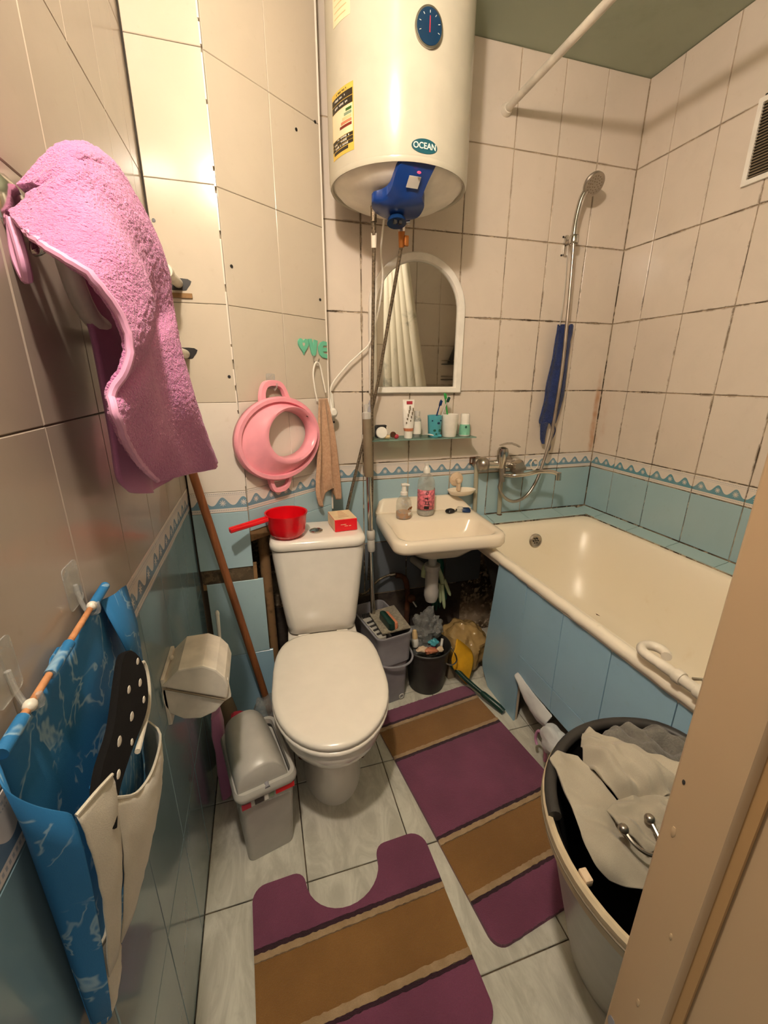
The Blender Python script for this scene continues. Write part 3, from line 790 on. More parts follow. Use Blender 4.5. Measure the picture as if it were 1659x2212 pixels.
# ================================================================== SINK
sk = thing('wash_basin', 'cream ceramic wash basin hung on the back wall under the glass shelf', 'sink', (.70, 1.745, .715), R_(-3.5))
def sring(x0, x1, y0, y1, r, z): return [(x, y, z) for x, y in rrect((x1-x0)/2, (y1-y0)/2, r, 9, (x0+x1)/2, (y0+y1)/2)]
W2 = .232; DF = -.405
S1 = M().loft([sring(-.05, .05, -.27, -.17, .04, -.135), sring(-.11, .11, -.31, -.10, .07, -.118), sring(-.15, .15, DF+.07, -.03, .06, -.080), sring(-.185, .185, DF+.045, -.005, .06, -.054), sring(-W2+.006, W2-.006, DF+.008, 0, .055, -.052),
    sring(-W2, W2, DF, 0, .058, -.040), sring(-W2, W2, DF, 0, .058, -.012), sring(-W2+.006, W2-.006, DF+.006, 0, .055, -.001), sring(-W2+.02, W2-.02, DF+.02, -.004, .05, 0.001),
    sring(-W2+.030, W2-.030, DF+.030, -.148, .055, -.004), sring(-W2+.036, W2-.036, DF+.036, -.154, .055, -.014), sring(-W2+.052, W2-.052, DF+.055, -.165, .06, -.055),
    sring(-.145, .145, DF+.085, -.185, .06, -.092), sring(-.08, .08, DF+.12, -.21, .04, -.108)], True, True)
ob('bowl', S1, 'ceramic_sink', sk, local=True, angle=60)
# raised back with a falling curve on each side
rows = []
for i in range(25):
    x = -.228+.456*i/24; t = abs(x)/.228
    top = .062*(1-max(0, (x-.13)/.098)**2.0) if x > 0.13 else .062*(1-max(0, (-x-.195)/.033)**2)*1.0
    top = max(top, .004)
    rows.append([(x, 0, -.02), (x, -.034, -.012), (x, -.040, .002), (x, -.030, min(.01, top*.6)), (x, -.022, top*.9), (x, -.014, top), (x, 0, top)])
ob('upstand', M().loft(rows), 'ceramic_sink', sk, local=True, angle=60)
ob('drain', M().lathe([(.024, 0), (.024, .002), (.018, .003), (.002, .001)], (0, -.245, -.1075), (0, 0, 1), 20), 'chrome_dull', sk, local=True)
ob('wall_bracket', M().bb((-.17, -.06, -.12), (.17, -.0, -.05)), 'dark_grey_plastic', sk, local=True, smooth=False)
sp = thing('sink_trap', 'white plastic bottle trap under the wash basin', 'drain trap', (.673, 1.55, .34))
tx, ty = .676, 1.545
ob('tailpiece', M().lathe([(.030, .615), (.030, .598), (.023, .585), (.019, .56), (.019, .515)], (tx, ty, 0), seg=20), 'light_grey_plastic', sp)
ob('collar', M().lathe([(.035, .522), (.035, .500), (.030, .497)], (tx, ty, 0), seg=20), 'light_grey_plastic', sp)
ob('bottle', M().lathe([(.029, .498), (.0295, .41), (.033, .395), (.0325, .37), (.025, .345), (.009, .338)], (tx, ty, 0), seg=22), 'light_grey_plastic', sp)
ob('outlet_pipe', M().tube([(tx, ty, .475), (tx-.01, ty+.07, .475), (tx-.015, YB-.004, .46)], .018, 12), 'light_grey_plastic', sp)

# ================================================================== TOILET
tl = thing('toilet', 'white ceramic toilet with closed lid and cistern between bin and mop bucket', 'toilet', (.145, 1.09, 0), R_(-4))
def egg(hw, yf, yb, n=44, px=2.0, sq=2.6):
    """egg outline: pointed-round front (-y), squarer back"""
    out = []
    yc = yf+(yb-yf)*0.46
    for i in range(n):
        a = 2*math.pi*i/n; c, s_ = math.cos(a), math.sin(a)
        e = 2.0/(px if s_ < 0 else sq)
        x = hw*math.copysign(abs(c)**e, c); y = yc+(yc-yf if s_ < 0 else yb-yc)*math.copysign(abs(s_)**e, s_)
        out.append((x, y))
    return out
def er(hw, yf, yb, z, **k): return [(x, y, z) for x, y in egg(hw, yf, yb, **k)]
ob('bowl', M().loft([er(.100, -.105, .26, 0, sq=4), er(.098, -.103, .26, .02, sq=4), er(.092, -.095, .255, .10, sq=4), er(.095, -.105, .255, .19, sq=4), er(.115, -.16, .26, .245, sq=3.5), er(.145, -.232, .27, .30),
    er(.163, -.262, .28, .335), er(.168, -.268, .285, .365), er(.165, -.266, .285, .378), er(.14, -.24, .27, .380)]), 'ceramic', tl, local=True, angle=60)
ob('cistern_shelf', M().loft([[(x, y, z) for x, y in rrect(hx, .105, .03, 5, 0, .345)] for hx, z in ((.10, .27), (.125, .34), (.128, .378), (.124, .383))]), 'ceramic', tl, local=True, angle=60)
ob('seat', M().loft([er(.170, -.270, .232, .380), er(.174, -.274, .236, .385), er(.174, -.274, .236, .392), er(.170, -.270, .232, .396)]), 'seat_plastic', tl, local=True, angle=60)
ob('lid', M().loft([er(.168, -.266, .232, .3985, sq=3.6), er(.1735, -.272, .238, .402, sq=3.6), er(.1735, -.272, .238, .411, sq=3.6), er(.170, -.268, .235, .4165, sq=3.6), er(.158, -.254, .225, .4195, sq=3.6), er(.08, -.14, .13, .4215, sq=3.6)]), 'seat_plastic', tl, local=True, angle=70)
for sx in (-.07, .07): ob('hinge', M().cyl((sx-.02, .248, .398), (sx+.02, .248, .398), .010, seg=12), 'seat_plastic', tl, local=True)
def tk(hx, yf, yb, r, z, n=8, bow=.0):
    pts = []
    for x, y in rrect(hx, (yb-yf)/2, r, n, 0, (yf+yb)/2):
        if y < (yf+yb)/2: y -= bow*(1-(x/hx)**2)
        pts.append((x, y, z))
    return pts
ob('cistern', M().loft([tk(.110, .285, .405, .03, .386), tk(.124, .272, .42, .035, .396), tk(.130, .268, .43, .035, .43, bow=.008), tk(.146, .262, .445, .035, .56, bow=.010), tk(.160, .258, .452, .035, .70, bow=.012), tk(.162, .258, .452, .035, .732, bow=.012)]), 'ceramic', tl, local=True, angle=60)
clid = ob('cistern_lid', M().loft([tk(.162, .258, .455, .035, .735, bow=.012), tk(.167, .252, .458, .038, .739, bow=.013), tk(.167, .252, .458, .038, .757, bow=.013), tk(.162, .257, .453, .036, .768, bow=.013), tk(.145, .275, .437, .03, .7715, bow=.012)]), 'ceramic', tl, local=True, angle=60)
for sx, sy in ((-.106, .10), (.106, .06)): ob('floor_bolt', M().lathe([(.010, 0), (.009, .006), (.003, .010)], (sx, sy, 0), seg=12), 'rust', tl, local=True)
bt_ = ob('flush_button', M().lathe([(.024, .770), (.024, .776), (.021, .778), (.019, .776), (.001, .7765)], (-.004, .335, 0), seg=26), 'chrome', clid, local=True)
ob('button_split', M().bb((-.0055, .318, .7764), (-.0035, .352, .7772)), 'black_plastic', bt_, local=True, smooth=False)

# ================================================================== BATH MATS
def rug_piece(m, poly, z0, z1): m.prism(poly, lambda x, y: (x, y, z0), lambda x, y: (x, y, z1)); return m
def clip(poly, a, b, axis=1):
    """keep the part of a polygon with a<=coord<=b"""
    for lim, sg in ((a, 1), (b, -1)):
        out = []
        for i in range(len(poly)):
            p, q = poly[i], poly[(i+1) % len(poly)]
            dp, dq = sg*(p[axis]-lim), sg*(q[axis]-lim)
            if dp >= 0: out.append(p)
            if (dp >= 0) != (dq >= 0):
                t = dp/(dp-dq); out.append((p[0]+(q[0]-p[0])*t, p[1]+(q[1]-p[1])*t))
        poly = out
    return poly
def rug(name, label, loc, rz, outline, bands):
    r = thing(name, label, 'bath mat', loc, rz, group='striped bath mats')
    ob('backing', rug_piece(M(), outline, 0.0, .004), 'rug_plum', r, local=True, smooth=False)
    for y0, y1, mt, h in bands:
        p = clip(outline, y0, y1)
        if len(p) < 3: continue
        # subdivide the straight cut edges a little so the pile edge looks ragged
        q = []
        for i in range(len(p)):
            a, b = p[i], p[(i+1) % len(p)]
            q.append(a)
            if abs(a[1]-b[1]) < 1e-6 and abs(a[0]-b[0]) > .1:
                n_ = 60
                for k in range(1, n_): q.append((a[0]+(b[0]-a[0])*k/n_, a[1]+random.uniform(-.0014, .0014)))
        ob('stripe', rug_piece(M(), q, .0035, h), mt, r, local=True, smooth=False)
    return r
def bands_of(spec):
    return [(a, b, {'p': 'rug_plum', 'd': 'rug_dark', 'o': 'rug_ochre', 'b': 'rug_beige'}[k], {'p': .0125, 'd': .0115, 'o': .0085, 'b': .0125}[k]) for a, b, k in spec]
W, L = .455, .785
rug('bath_mat', 'long plum and ochre striped bath mat lying beside the bathtub', (.437, .522, 0), R_(7.5), rrect(W/2, L/2, .035, 6, W/2, L/2),
    bands_of([(0, .098, 'p'), (.098, .107, 'd'), (.107, .121, 'b'), (.121, .256, 'o'), (.256, .270, 'b'), (.270, .280, 'd'), (.280, .555, 'p'), (.555, .567, 'd'), (.567, .580, 'b'), (.580, .700, 'o'), (.700, .713, 'b'), (.713, .724, 'd'), (.724, .87, 'p')]))
# contour mat with a round notch
Wc, Lc = .485, .415
o_ = []
for x, y, a0, r in ((Wc-.035, .035, -90, .035),):
    o_ += [(x+r*math.cos(R_(a0+90*i/6)), y+r*math.sin(R_(a0+90*i/6))) for i in range(7)]
o_ += [(Wc-.045+.045*math.cos(R_(15*i)), Lc-.045+.045*math.sin(R_(15*i))) for i in range(7)]
nx, nr, ny = .237, .100, Lc-.005
o_ += [(nx+nr+.030-.030*math.sin(R_(18*i)), Lc-.030+.030*math.cos(R_(18*i))) for i in range(6)]
o_ += [(nx+nr*math.cos(R_(-180*i/16)), Lc-.030+.088*math.sin(R_(-180*i/16))) for i in range(1, 16)]
o_ += [(nx-nr-.030+.030*math.cos(R_(18*i)), Lc-.030+.030*math.sin(R_(18*i))) for i in range(6)]
o_ += [(.035-.035*math.sin(R_(15*i)), Lc-.035+.035*math.cos(R_(15*i))) for i in range(7)]
o_ += [(.035-.035*math.cos(R_(15*i)), .035-.035*math.sin(R_(15*i))) for i in range(7)]
rug('contour_mat', 'plum and ochre striped mat with a rounded notch in front of the toilet', (-.104, .400, 0), R_(2.2), o_,
    bands_of([(0, .105, 'p'), (.105, .114, 'd'), (.114, .130, 'b'), (.130, .258, 'o'), (.258, .272, 'b'), (.272, .283, 'd'), (.283, .43, 'p')]))

# ================================================================== LEFT WALL: TOWEL RAIL, TOWEL, HOOKS
XP = -.204
tr = thing('towel_rail', 'white painted bent pipe towel rail coming out of the chase on the left wall', 'towel rail', (XP, 1.0, 1.36))
ux = [(-.180, 1.47, 1.546), (-.186, 1.30, 1.543), (-.197, 1.0, 1.538), (XP, .80, 1.533), (XP, .75, 1.525)]
bend = [(XP, .728-.078*math.sin(R_(a)), 1.447+.078*math.cos(R_(a))) for a in range(0, 181, 15)]
lx = [(XP, .78, 1.363), (-.197, 1.0, 1.364), (-.190, 1.30, 1.362), (-.187, 1.47, 1.361)]
ob('pipe', M().tube(ux[:-1]+bend+lx, .0125, 14), 'old_white', tr)
ob('coupling', M().lathe([(.0165, 0), (.0175, .003), (.0175, .022), (.0155, .026)], (-.1875, 1.24, 1.5425), (0.03, 1, 0), 14), 'old_white', tr)
ob('wall_stub', M().cyl((XP, .62, 1.447), (XL, .62, 1.447), .007, seg=10), 'old_white', tr)
# rough holes round the pipes
for x, z, a in ((-.184, 1.540, 0), (-.190, 1.362, 0)):
    pts = [(x+(.033+.007*math.sin(3*t+x))*math.cos(t), z+.002+(.020+.005*math.cos(2*t))*math.sin(t)) for t in [i*math.pi/8 for i in range(16)]]
    struct('hole', M().prism(pts, lambda x, z: (x, YS-.0002, z), lambda x, z: (x, YS-.0012, z)), 'black_plastic', ch)
struct('hole_lip', M().bb((-.215, YS-.006, 1.508), (-.150, YS, 1.520)), 'plaster_brown', ch)

pt = thing('bath_towel', 'fluffy pink terry towel draped over the pipe rail on the left wall', 'towel', (-.17, .75, 1.12))
NL, NU = 80, 54
Lp = spline([(-.226, .590, 1.456), (-.197, .543, 1.427), (-.165, .512, 1.405), (-.140, .503, 1.386), (-.126, .513, 1.355), (-.122, .513, 1.330), (-.128, .505, 1.305), (-.142, .498, 1.284), (-.138, .486, 1.257), (-.145, .552, 1.208), (-.152, .663, 1.157)], NL)
Rp = spline([(-.226, .626, 1.492), (-.203, .634, 1.520), (-.182, .655, 1.548), (-.174, .755, 1.582), (-.172, .830, 1.572), (-.165, .955, 1.540), (-.155, .955, 1.474), (-.145, .894, 1.397), (-.130, .868, 1.326), (-.120, .886, 1.261), (-.100, .986, 1.117)], NL)
rows = []
for i in range(NL):
    a, b = Lp[i], Rp[i]; t = i/(NL-1); row = []
    for k in range(NU):
        s_ = k/(NU-1); q = a.lerp(b, s_)
        up_ = math.sin(math.pi*s_)
        # billow outwards and soft vertical folds
        q.x += up_*(.026+.010*min(1, t*2))*(1-.5*t)
        q.x += .010*math.sin(s_*9+t*2.5)*up_*min(1, t*3)
        q.x += .004*math.sin(s_*17-t*3)*up_
        q.z += .014*up_*(1-t)
        n_ = noise.noise(Vector((q.x*160, q.y*160, q.z*160)))
        q.x += .0015*n_; q.z += .0012*n_
        row.append(q)
    rows.append(row)
tw = ob('front_fold', M().grid(rows), 'towel_pink', pt, solid=.010, sub=2, angle=180)
ter = bpy.data.textures.new('terry', 'CLOUDS'); ter.noise_scale = .0046; ter.noise_depth = 1
md = tw.modifiers.new('terry', 'DISPLACE'); md.texture = ter; md.strength = .0024; md.mid_level = .4
edge = [r[0]+Vector((.003, -.003, 0)) for r in rows]+[p for p in rows[-1][1:]]
ob('edging', M().tube(edge, .0042, 8), 'towel_trim', pt)
# inner half that falls behind the rail
A = spline([(-.200, .640, 1.535), (-.213, .690, 1.43), (-.205, .690, 1.366), (-.203, .686, 1.295), (-.201, .676, 1.214), (-.200, .666, 1.160), (-.200, .700, 1.134)], 30)
B = spline([(-.195, .95, 1.535), (-.175, .96, 1.43), (-.165, .965, 1.366), (-.160, .965, 1.295), (-.158, .955, 1.214), (-.160, .93, 1.15), (-.165, .90, 1.120)], 30)
rows = []
for i in range(30):
    row = []
    for k in range(22):
        s_ = k/21; q = A[i].lerp(B[i], s_); q.x += .016*math.sin(s_*7+.5)*math.sin(math.pi*s_)*(i/29)
        q.z -= .020*math.sin(math.pi*s_)*(i/29)**3
        row.append(q)
    rows.append(row)
ob('back_fold', M().grid(rows), 'towel_pink_inner', pt, solid=.007, sub=1, angle=180)
ob('loop', M().tube(spline([(-.226, .588, 1.452), (-.218, .572, 1.415), (-.222, .580, 1.395), (-.231, .590, 1.42), (-.228, .592, 1.455)], 20), .005, 8), 'towel_trim', pt)

sh = thing('suction_hook', 'chrome suction hook on the left wall holding the pink towel loop', 'hook', (XL, .60, 1.455))
ob('cup', M().lathe([(.030, 0), (.029, .004), (.02, .011), (.008, .015)], (XL, .612, 1.470), (1, 0, 0), 26), 'chrome', sh)
ob('hook_arm', M().tube(spline([(XL+.013, .612, 1.470), (XL+.022, .600, 1.448), (XL+.022, .592, 1.425), (XL+.034, .588, 1.430)], 16), .004, 10), 'chrome', sh)

# -------- toilet paper holder
th = thing('toilet_paper_holder', 'ivory plastic lidded toilet paper holder on the left wall beside the toilet', 'paper holder', (XL, .85, .667))
hx, hz, hr = -.176, .667, .065
def octo(r, a0, a1, n): return [(hx+r*math.cos(R_(a0+(a1-a0)*i/n)), hz+r*math.sin(R_(a0+(a1-a0)*i/n))) for i in range(n+1)]
cut0, cut1 = 155, -28
# lower body below the slanting split, lid above it
lowp = octo(hr, -28, -205, 6)
ob('body', M().prism(lowp, lambda x, z: (x, .800, z), lambda x, z: (x, .918, z)), 'old_white', th, smooth=False, bevel=.003)
lidp = [(hx+(hr+.002)*math.cos(R_(a)), hz+.004+(hr+.002)*math.sin(R_(a))) for a in (-26, 0, 22, 45, 70, 110, 154)]
ob('lid', M().prism(lidp, lambda x, z: (x, .7975, z), lambda x, z: (x, .920, z)), 'old_white', th, smooth=False, bevel=.004)
ob('back_plate', M().bb((XL, .80, .60), (XL+.008, .918, .715)), 'old_white', th, bevel=.002)
ob('split_line', M().tube([(hx+.063*math.cos(R_(-27)), .7965, hz+.063*math.sin(R_(-27))+.002), (hx+.063*math.cos(R_(154)), .7965, hz+.063*math.sin(R_(154))+.002)], .0018, 6), 'handle_grey', th)
ob('pull_tab', M().prism([(hx+.050, hz-.040), (hx+.068, hz-.030), (hx+.066, hz+.015), (hx+.060, hz+.015)], lambda x, z: (x, .806, z), lambda x, z: (x, .816, z)), 'old_white', th, smooth=False, bevel=.001)
ob('hinge_pin', M().ell((XL+.012, .862, .722), (.005, .005, .006), 10, 7), 'old_white', th)

# -------- hanging pocket organiser
og = thing('hanging_organizer', 'blue printed cotton wall organizer with white canvas pockets on a wooden dowel', 'organizer', (-.22, .5, .69))
ob('dowel', M().cyl((-.221, .350, 1.013), (-.221, .562, 1.0255), .0034, seg=10), 'dowel_wood', og)
ob('dowel_tip', M().ell((-.2205, .385, 1.0155), (.006, .007, .006), 10, 7), 'old_white', og)
ob('dowel_tip', M().ell((-.2205, .548, 1.0255), (.006, .007, .006), 10, 7), 'old_white', og)
# back cloth, with sleeves round the dowel
rows = []
for i in range(20):
    t = i/19; row = []
    for k in range(18):
        s_ = k/17
        y = .338+(.665-.338)*s_; zt = 1.012+.012*min(1, s_*1.4)-(.05*max(0, s_-.68)/.32)
        if .10 < s_ < .30 or .42 < s_ < .64: zt -= .012
        z = zt+(.62-zt)*t
        x = -.2275+.0035*math.sin(s_*12+t*3)*(1-t)
        row.append((x, y, z))
    rows.append(row)
ob('back_cloth', M().grid(rows), 'print_blue', og, solid=.0012, angle=180)
for y0, y1 in ((.335, .372), (.426, .475), (.553, .60)):
    f0 = 1.0125+(.0125)*((y0-.35)/.21); f1 = 1.0125+.0125*((y1-.35)/.21)
    ob('sleeve', M().cyl((-.2205, y0, f0), (-.2205, y1, f1), .0058, seg=12), 'print_blue', og)
ob('side_flap', M().grid([[Vector(a).lerp(Vector(b), k/7)+Vector((.004*math.sin(k/7*5), 0, 0)) for k in range(8)] for a, b in (((-.2215, .575, 1.018), (-.214, .668, .993)), ((-.212, .585, .955), (-.205, .655, .935)), ((-.203, .588, .905), (-.200, .63, .880)))]), 'print_blue', og, solid=.0012, angle=180)
# left gusset of the big pocket
G = [[(-.226, .340, 1.010), (-.214, .316, .998), (-.200, .318, .970), (-.180, .328, .940)],
     [(-.226, .338, .90), (-.212, .325, .89), (-.198, .326, .87), (-.184, .330, .85)],
     [(-.226, .338, .78), (-.218, .332, .775), (-.208, .333, .765), (-.196, .338, .755)],
     [(-.226, .338, .64), (-.222, .335, .64), (-.214, .336, .64), (-.206, .338, .64)]]
ob('pocket_side', M().grid([spline(r, 14) for r in G]), 'print_blue', og, solid=.0012, sub=1, angle=180)
def pocket(name, mt, rim, mid, low, n=18):
    R1, R2, R3 = spline(rim, n), spline(mid, n), spline(low, n); rows = []
    for i in range(15):
        t = i/14; row = []
        for k in range(n):
            q = R1[k]*((1-t)*(1-2*t) if t < .5 else 0)+R2[k]*(4*t*(1-t) if False else 0)
            a, b, c = R1[k], R2[k], R3[k]
            q = a*(1-t)**2+b*2*t*(1-t)+c*t*t
            row.append(q+Vector((.002*noise.noise(q*60), 0, 0)))
        rows.append(row)
    ob(name, M().grid(rows), mt, og, solid=.0014, angle=180)
    ob('hem', M().tube(R1, .0018, 6), mt, og)
pocket('pocket_front', 'canvas_white', [(-.180, .328, .938), (-.171, .348, .938), (-.166, .372, .930)], [(-.172, .332, .86), (-.160, .348, .87), (-.164, .372, .86)], [(-.200, .338, .70), (-.192, .350, .71), (-.196, .372, .72)])
pocket('pocket_front', 'canvas_white', [(-.168, .368, .905), (-.162, .405, .865), (-.168, .483, .818), (-.182, .572, .790), (-.212, .60, .80)], [(-.165, .366, .83), (-.155, .405, .80), (-.162, .48, .76), (-.182, .565, .73), (-.215, .595, .73)], [(-.195, .366, .70), (-.192, .405, .69), (-.196, .46, .68), (-.205, .55, .67), (-.222, .585, .67)])
pocket('pocket_front', 'print_blue', [(-.186, .372, .92), (-.182, .43, .90), (-.196, .50, .88), (-.218, .60, .87)], [(-.182, .372, .84), (-.180, .43, .82), (-.192, .50, .80), (-.216, .60, .80)], [(-.20, .372, .74), (-.20, .43, .72), (-.205, .50, .71), (-.222, .60, .71)])
pocket('pocket_lower', 'canvas_white', [(-.206, .340, .74), (-.198, .352, .745), (-.200, .372, .76)], [(-.198, .340, .70), (-.190, .352, .70), (-.195, .375, .70)], [(-.215, .340, .625), (-.210, .352, .625), (-.212, .38, .625)])
pocket('pocket_lower', 'print_blue', [(-.215, .339, .82), (-.208, .342, .80), (-.203, .345, .78)], [(-.212, .338, .72), (-.206, .341, .72), (-.202, .344, .72)], [(-.219, .338, .625), (-.215, .340, .625), (-.211, .344, .625)])
ob('strap', M().tube(spline([(-.205, .590, .89), (-.200, .618, .885), (-.196, .610, .855), (-.186, .56, .850), (-.176, .50, .868), (-.170, .45, .878)], 24), .0034, 8), 'canvas_white', og)

bk = thing('polka_dot_pouch', 'black fabric strip with white dots standing in the blue organizer', 'pouch', (-.185, .46, .85))
out = [(.565, .943), (.575, .925), (.566, .900), (.520, .880), (.440, .888), (.385, .890), (.352, .880), (.355, .912), (.385, .925), (.440, .928), (.505, .945), (.54, .952)]
def slab(y, z): return -.186-.05*(y-.45)-.28*(z-.905)
o2 = [(p.x, p.y) for p in spline([(y, z, 0) for y, z in out]+[(out[0][0], out[0][1], 0)], 48)][:-1]
ob('fabric', M().prism(o2, lambda y, z: (slab(y, z), y, z), lambda y, z: (slab(y, z)+.009, y, z)), 'cloth_black', bk, bevel=.002)
for y, z, r in ((.562, .925, .0052), (.537, .908, .0060), (.505, .924, .0056), (.522, .892, .0050), (.478, .905, .0062), (.432, .913, .0062), (.40, .900, .005), (.450, .893, .004)):
    ob('dot', M().ell((slab(y, z)+.0092, y, z), (.0009, r*1.15, r), 12, 6), 'dot_white', bk)

for k, (y, z, lab) in enumerate(((.549, 1.042, 'clear plastic adhesive hook above the far end of the wooden dowel'), (.392, 1.036, 'clear plastic adhesive hook above the near end of the wooden dowel'))):
    hk = thing('adhesive_hook', lab, 'hook', (XL, y, z), group='adhesive hooks')
    ob('backing', M().prism(rrect(.020, .028, .006, 4, y, z+.014), lambda y, z: (XL, y, z), lambda y, z: (XL+.0012, y, z)), 'clear_plastic', hk)
    ob('hook', M().tube(spline([(XL+.003, y, z+.014), (XL+.005, y, z-.010), (XL+.012, y-.002, z-.026), (XL+.022, y-.002, z-.024), (XL+.022, y-.002, z-.012)], 16), .0028, 8), 'clear_plastic', hk)

# ================================================================== BROOM HANDLE
bs = thing('wooden_stick', 'brown wooden broom handle leaning in the corner beside the toilet', 'stick', (-.045, 1.36, 0))
ob('shaft', M().tube([(-.040, 1.375, .004), (-.075, 1.36, .235), (-.217, 1.300, 1.15)], .0125, 12), 'stick_wood', bs)

# ================================================================== PIPES IN THE CHASE
sp2 = thing('standpipe', 'old painted vertical pipe in the open chase left of the toilet', 'pipe', (-.01, 1.53, 0))
ob('pipe', M().cyl((-.020, 1.52, .002), (-.028, 1.52, 2.44), .020, seg=16), 'plaster_brown', sp2)
ob('pipe_joint', M().cyl((-.0205, 1.52, .10), (-.021, 1.52, .15), .025, seg=16), 'rust', sp2)

# ================================================================== CHILD SEAT RING
cr_ = thing('child_toilet_seat', 'pink plastic child toilet seat ring hanging on the slanted panel', 'toilet seat', tuple(on_diag(.125, .92, .02)))
RC = on_diag(.130, 1.100, .004)
def rp(u, v, o): return RC+DU*u+DN*o+Vector((0, 0, v))
def oring(a, b, o, du=0, dv=0, n=44): return [rp(du+a*math.cos(2*math.pi*i/n), dv+b*math.sin(2*math.pi*i/n), o) for i in range(n)]
ob('ring', M().loft([oring(.176, .136, .014), oring(.178, .138, .030), oring(.174, .134, .036), oring(.163, .124, .036), oring(.160, .121, .024), oring(.148, .112, .030, .012), oring(.122, .100, .042, .024, .008), oring(.118, .096, .050, .030, .010), oring(.112, .092, .053, .034, .012), oring(.104, .085, .050, .036, .013), oring(.100, .081, .036, .036, .013), oring(.096, .077, .010, .034, .012)], False, False), 'pink_plastic', cr_, solid=.003, angle=50)
for sg, nm in ((1, 'top'), (-1, 'bottom')):
    vc = 1
    O1 = [(-.066, .112), (-.062, .150), (-.045, .182), (-.015, .190), (.020, .186), (.040, .168), (.056, .136), (.075, .112)]
    I1 = [(-.042, .122), (-.042, .148), (-.032, .166), (-.012, .171), (.014, .168), (.027, .156), (.036, .134), (.040, .122)]
    if sg < 0:
        O1 = [(u*.85, v*.97) for u, v in O1]; I1 = [(u*.85, v*.98) for u, v in I1]
    oo = spline([(u, v*sg, 0) for u, v in O1], 26); ii = spline([(u, v*sg, 0) for u, v in I1], 26)
    sec = []
    for p, q in zip(oo, ii):
        sec.append([rp(p.x, p.y, .008), rp(p.x, p.y, .020), rp(p.x*.93+q.x*.07, p.y*.93+q.y*.07, .023), rp(q.x*.9+p.x*.1, q.y*.9+p.y*.1, .023), rp(q.x, q.y, .018), rp(q.x, q.y, .008)])
    ob('handle', M().loft(sec), 'pink_plastic', cr_, angle=50)
for v in (.072, -.052):
    ob('screw_hole', M().cyl(rp(.112, v, .0415), rp(.112, v, .047), .0055, seg=12), 'rust', cr_)
hk = thing('adhesive_hook', 'clear adhesive hook holding the pink seat ring on the slanted panel', 'hook', tuple(on_diag(.125, 1.27, 0)), group='adhesive hooks')
ob('backing', M().prism(rrect(.018, .024, .005, 4), lambda u, v: tuple(rp(u, v+.186, -.003)), lambda u, v: tuple(rp(u, v+.186, -.0016))), 'clear_plastic', hk)
ob('hook', M().tube([rp(0, .190, -.001), rp(0, .172, .003), rp(0, .158, .016), rp(0, .168, .026), rp(0, .180, .027)], .0026, 8), 'clear_plastic', hk)

# ================================================================== LOVE HOOK, TAN CLOTH, SOCKET
lv = thing('word_hook', 'mint green word shaped hook on the slanted panel above the tan cloth', 'hook', tuple(on_diag(.33, 1.38, 0)))
def dgp(u, v, o): return on_diag(u, v, o)
def letter(pts, hole=None, nm='letter', o0=.001, o1=.006):
    ob(nm, M().prism(pts, lambda u, v: tuple(dgp(u, v, o0)), lambda u, v: tuple(dgp(u, v, o1))), 'mint', lv, smooth=False, bevel=.001)
# heart shaped O
def heart(cu, cv, sx, sz, n=26):
    out = []
    for i in range(n):
        t = 2*math.pi*i/n
        out.append((cu+sx*(16*math.sin(t)**3)/16, cv+sz*(13*math.cos(t)-5*math.cos(2*t)-2*math.cos(3*t)-math.cos(4*t))/15))
    return out
zc = 1.4045
letter(heart(.2810, zc, .0240, .0275)[::-1])
ob('heart_cutout', M().prism(heart(.2810, zc+.003, .0058, .0072)[::-1], lambda u, v: tuple(dgp(u, v, .0055)), lambda u, v: tuple(dgp(u, v, .0066))), 'tile_panel', lv, smooth=False)
letter([(.3045, zc+.022), (.3215, zc+.024), (.3270, zc+.002), (.3325, zc+.022), (.3500, zc+.019), (.3400, zc-.026), (.332, zc-.0335), (.3235, zc-.033), (.318, zc-.024)])
e_ = [(.3965, zc+.018), (.380, zc+.020), (.364, zc+.014), (.354, zc+.001), (.353, zc-.012), (.358, zc-.027), (.370, zc-.036), (.3965, zc-.040), (.3965, zc-.0235), (.382, zc-.0225), (.375, zc-.0165), (.3965, zc-.0155), (.3965, zc-.0015), (.374, zc-.0025), (.379, zc+.0035), (.3965, zc+.0045)]
letter(e_)
ob('hook_arm', M().tube([dgp(.326, zc-.028, .004), dgp(.326, zc-.047, .006), dgp(.330, zc-.055, .014), dgp(.336, zc-.050, .020), dgp(.338, zc-.042, .021)], .0024, 8), 'chrome_dull', lv)

tc = thing('face_cloth', 'small tan cloth hanging from the mint word hook', 'towel', tuple(on_diag(.34, .82, .02)))
ob('loop', M().tube(spline([dgp(.330, 1.215, .010), dgp(.318, 1.262, .012), dgp(.312, 1.310, .014), dgp(.319, 1.342, .016), dgp(.332, 1.351, .017), dgp(.345, 1.338, .017), dgp(.356, 1.300, .016), dgp(.370, 1.245, .016)], 34), .0030, 8), 'white_cable', tc)
prof_t = [(1.225, .330, .372), (1.18, .322, .385), (1.10, .312, .400), (1.00, .300, .412), (.93, .290, .42), (.88, .286, .425), (.83, .30, .428)]
rows = []
for z, u0, u1 in [tuple(p) for p in spline(prof_t, 26)]:
    row = []
    for k in range(30):
        s_ = k/29; u = u0+(u1-u0)*s_; t = (1.225-z)/.4
        dz = 0
        if t > .75:
            dz = (.055*(1-abs(s_-.55)/.30) if abs(s_-.55) < .30 else -.012)*((t-.75)/.25)
        o = .020+.013*math.sin(s_*13+.4)*min(1, t*2.2)+.006*math.sin(s_*25)*t
        row.append(dgp(u, z+dz, o))
    rows.append(row)
ob('cloth', M().grid(rows), 'towel_tan', tc, solid=.003, sub=1, angle=180)

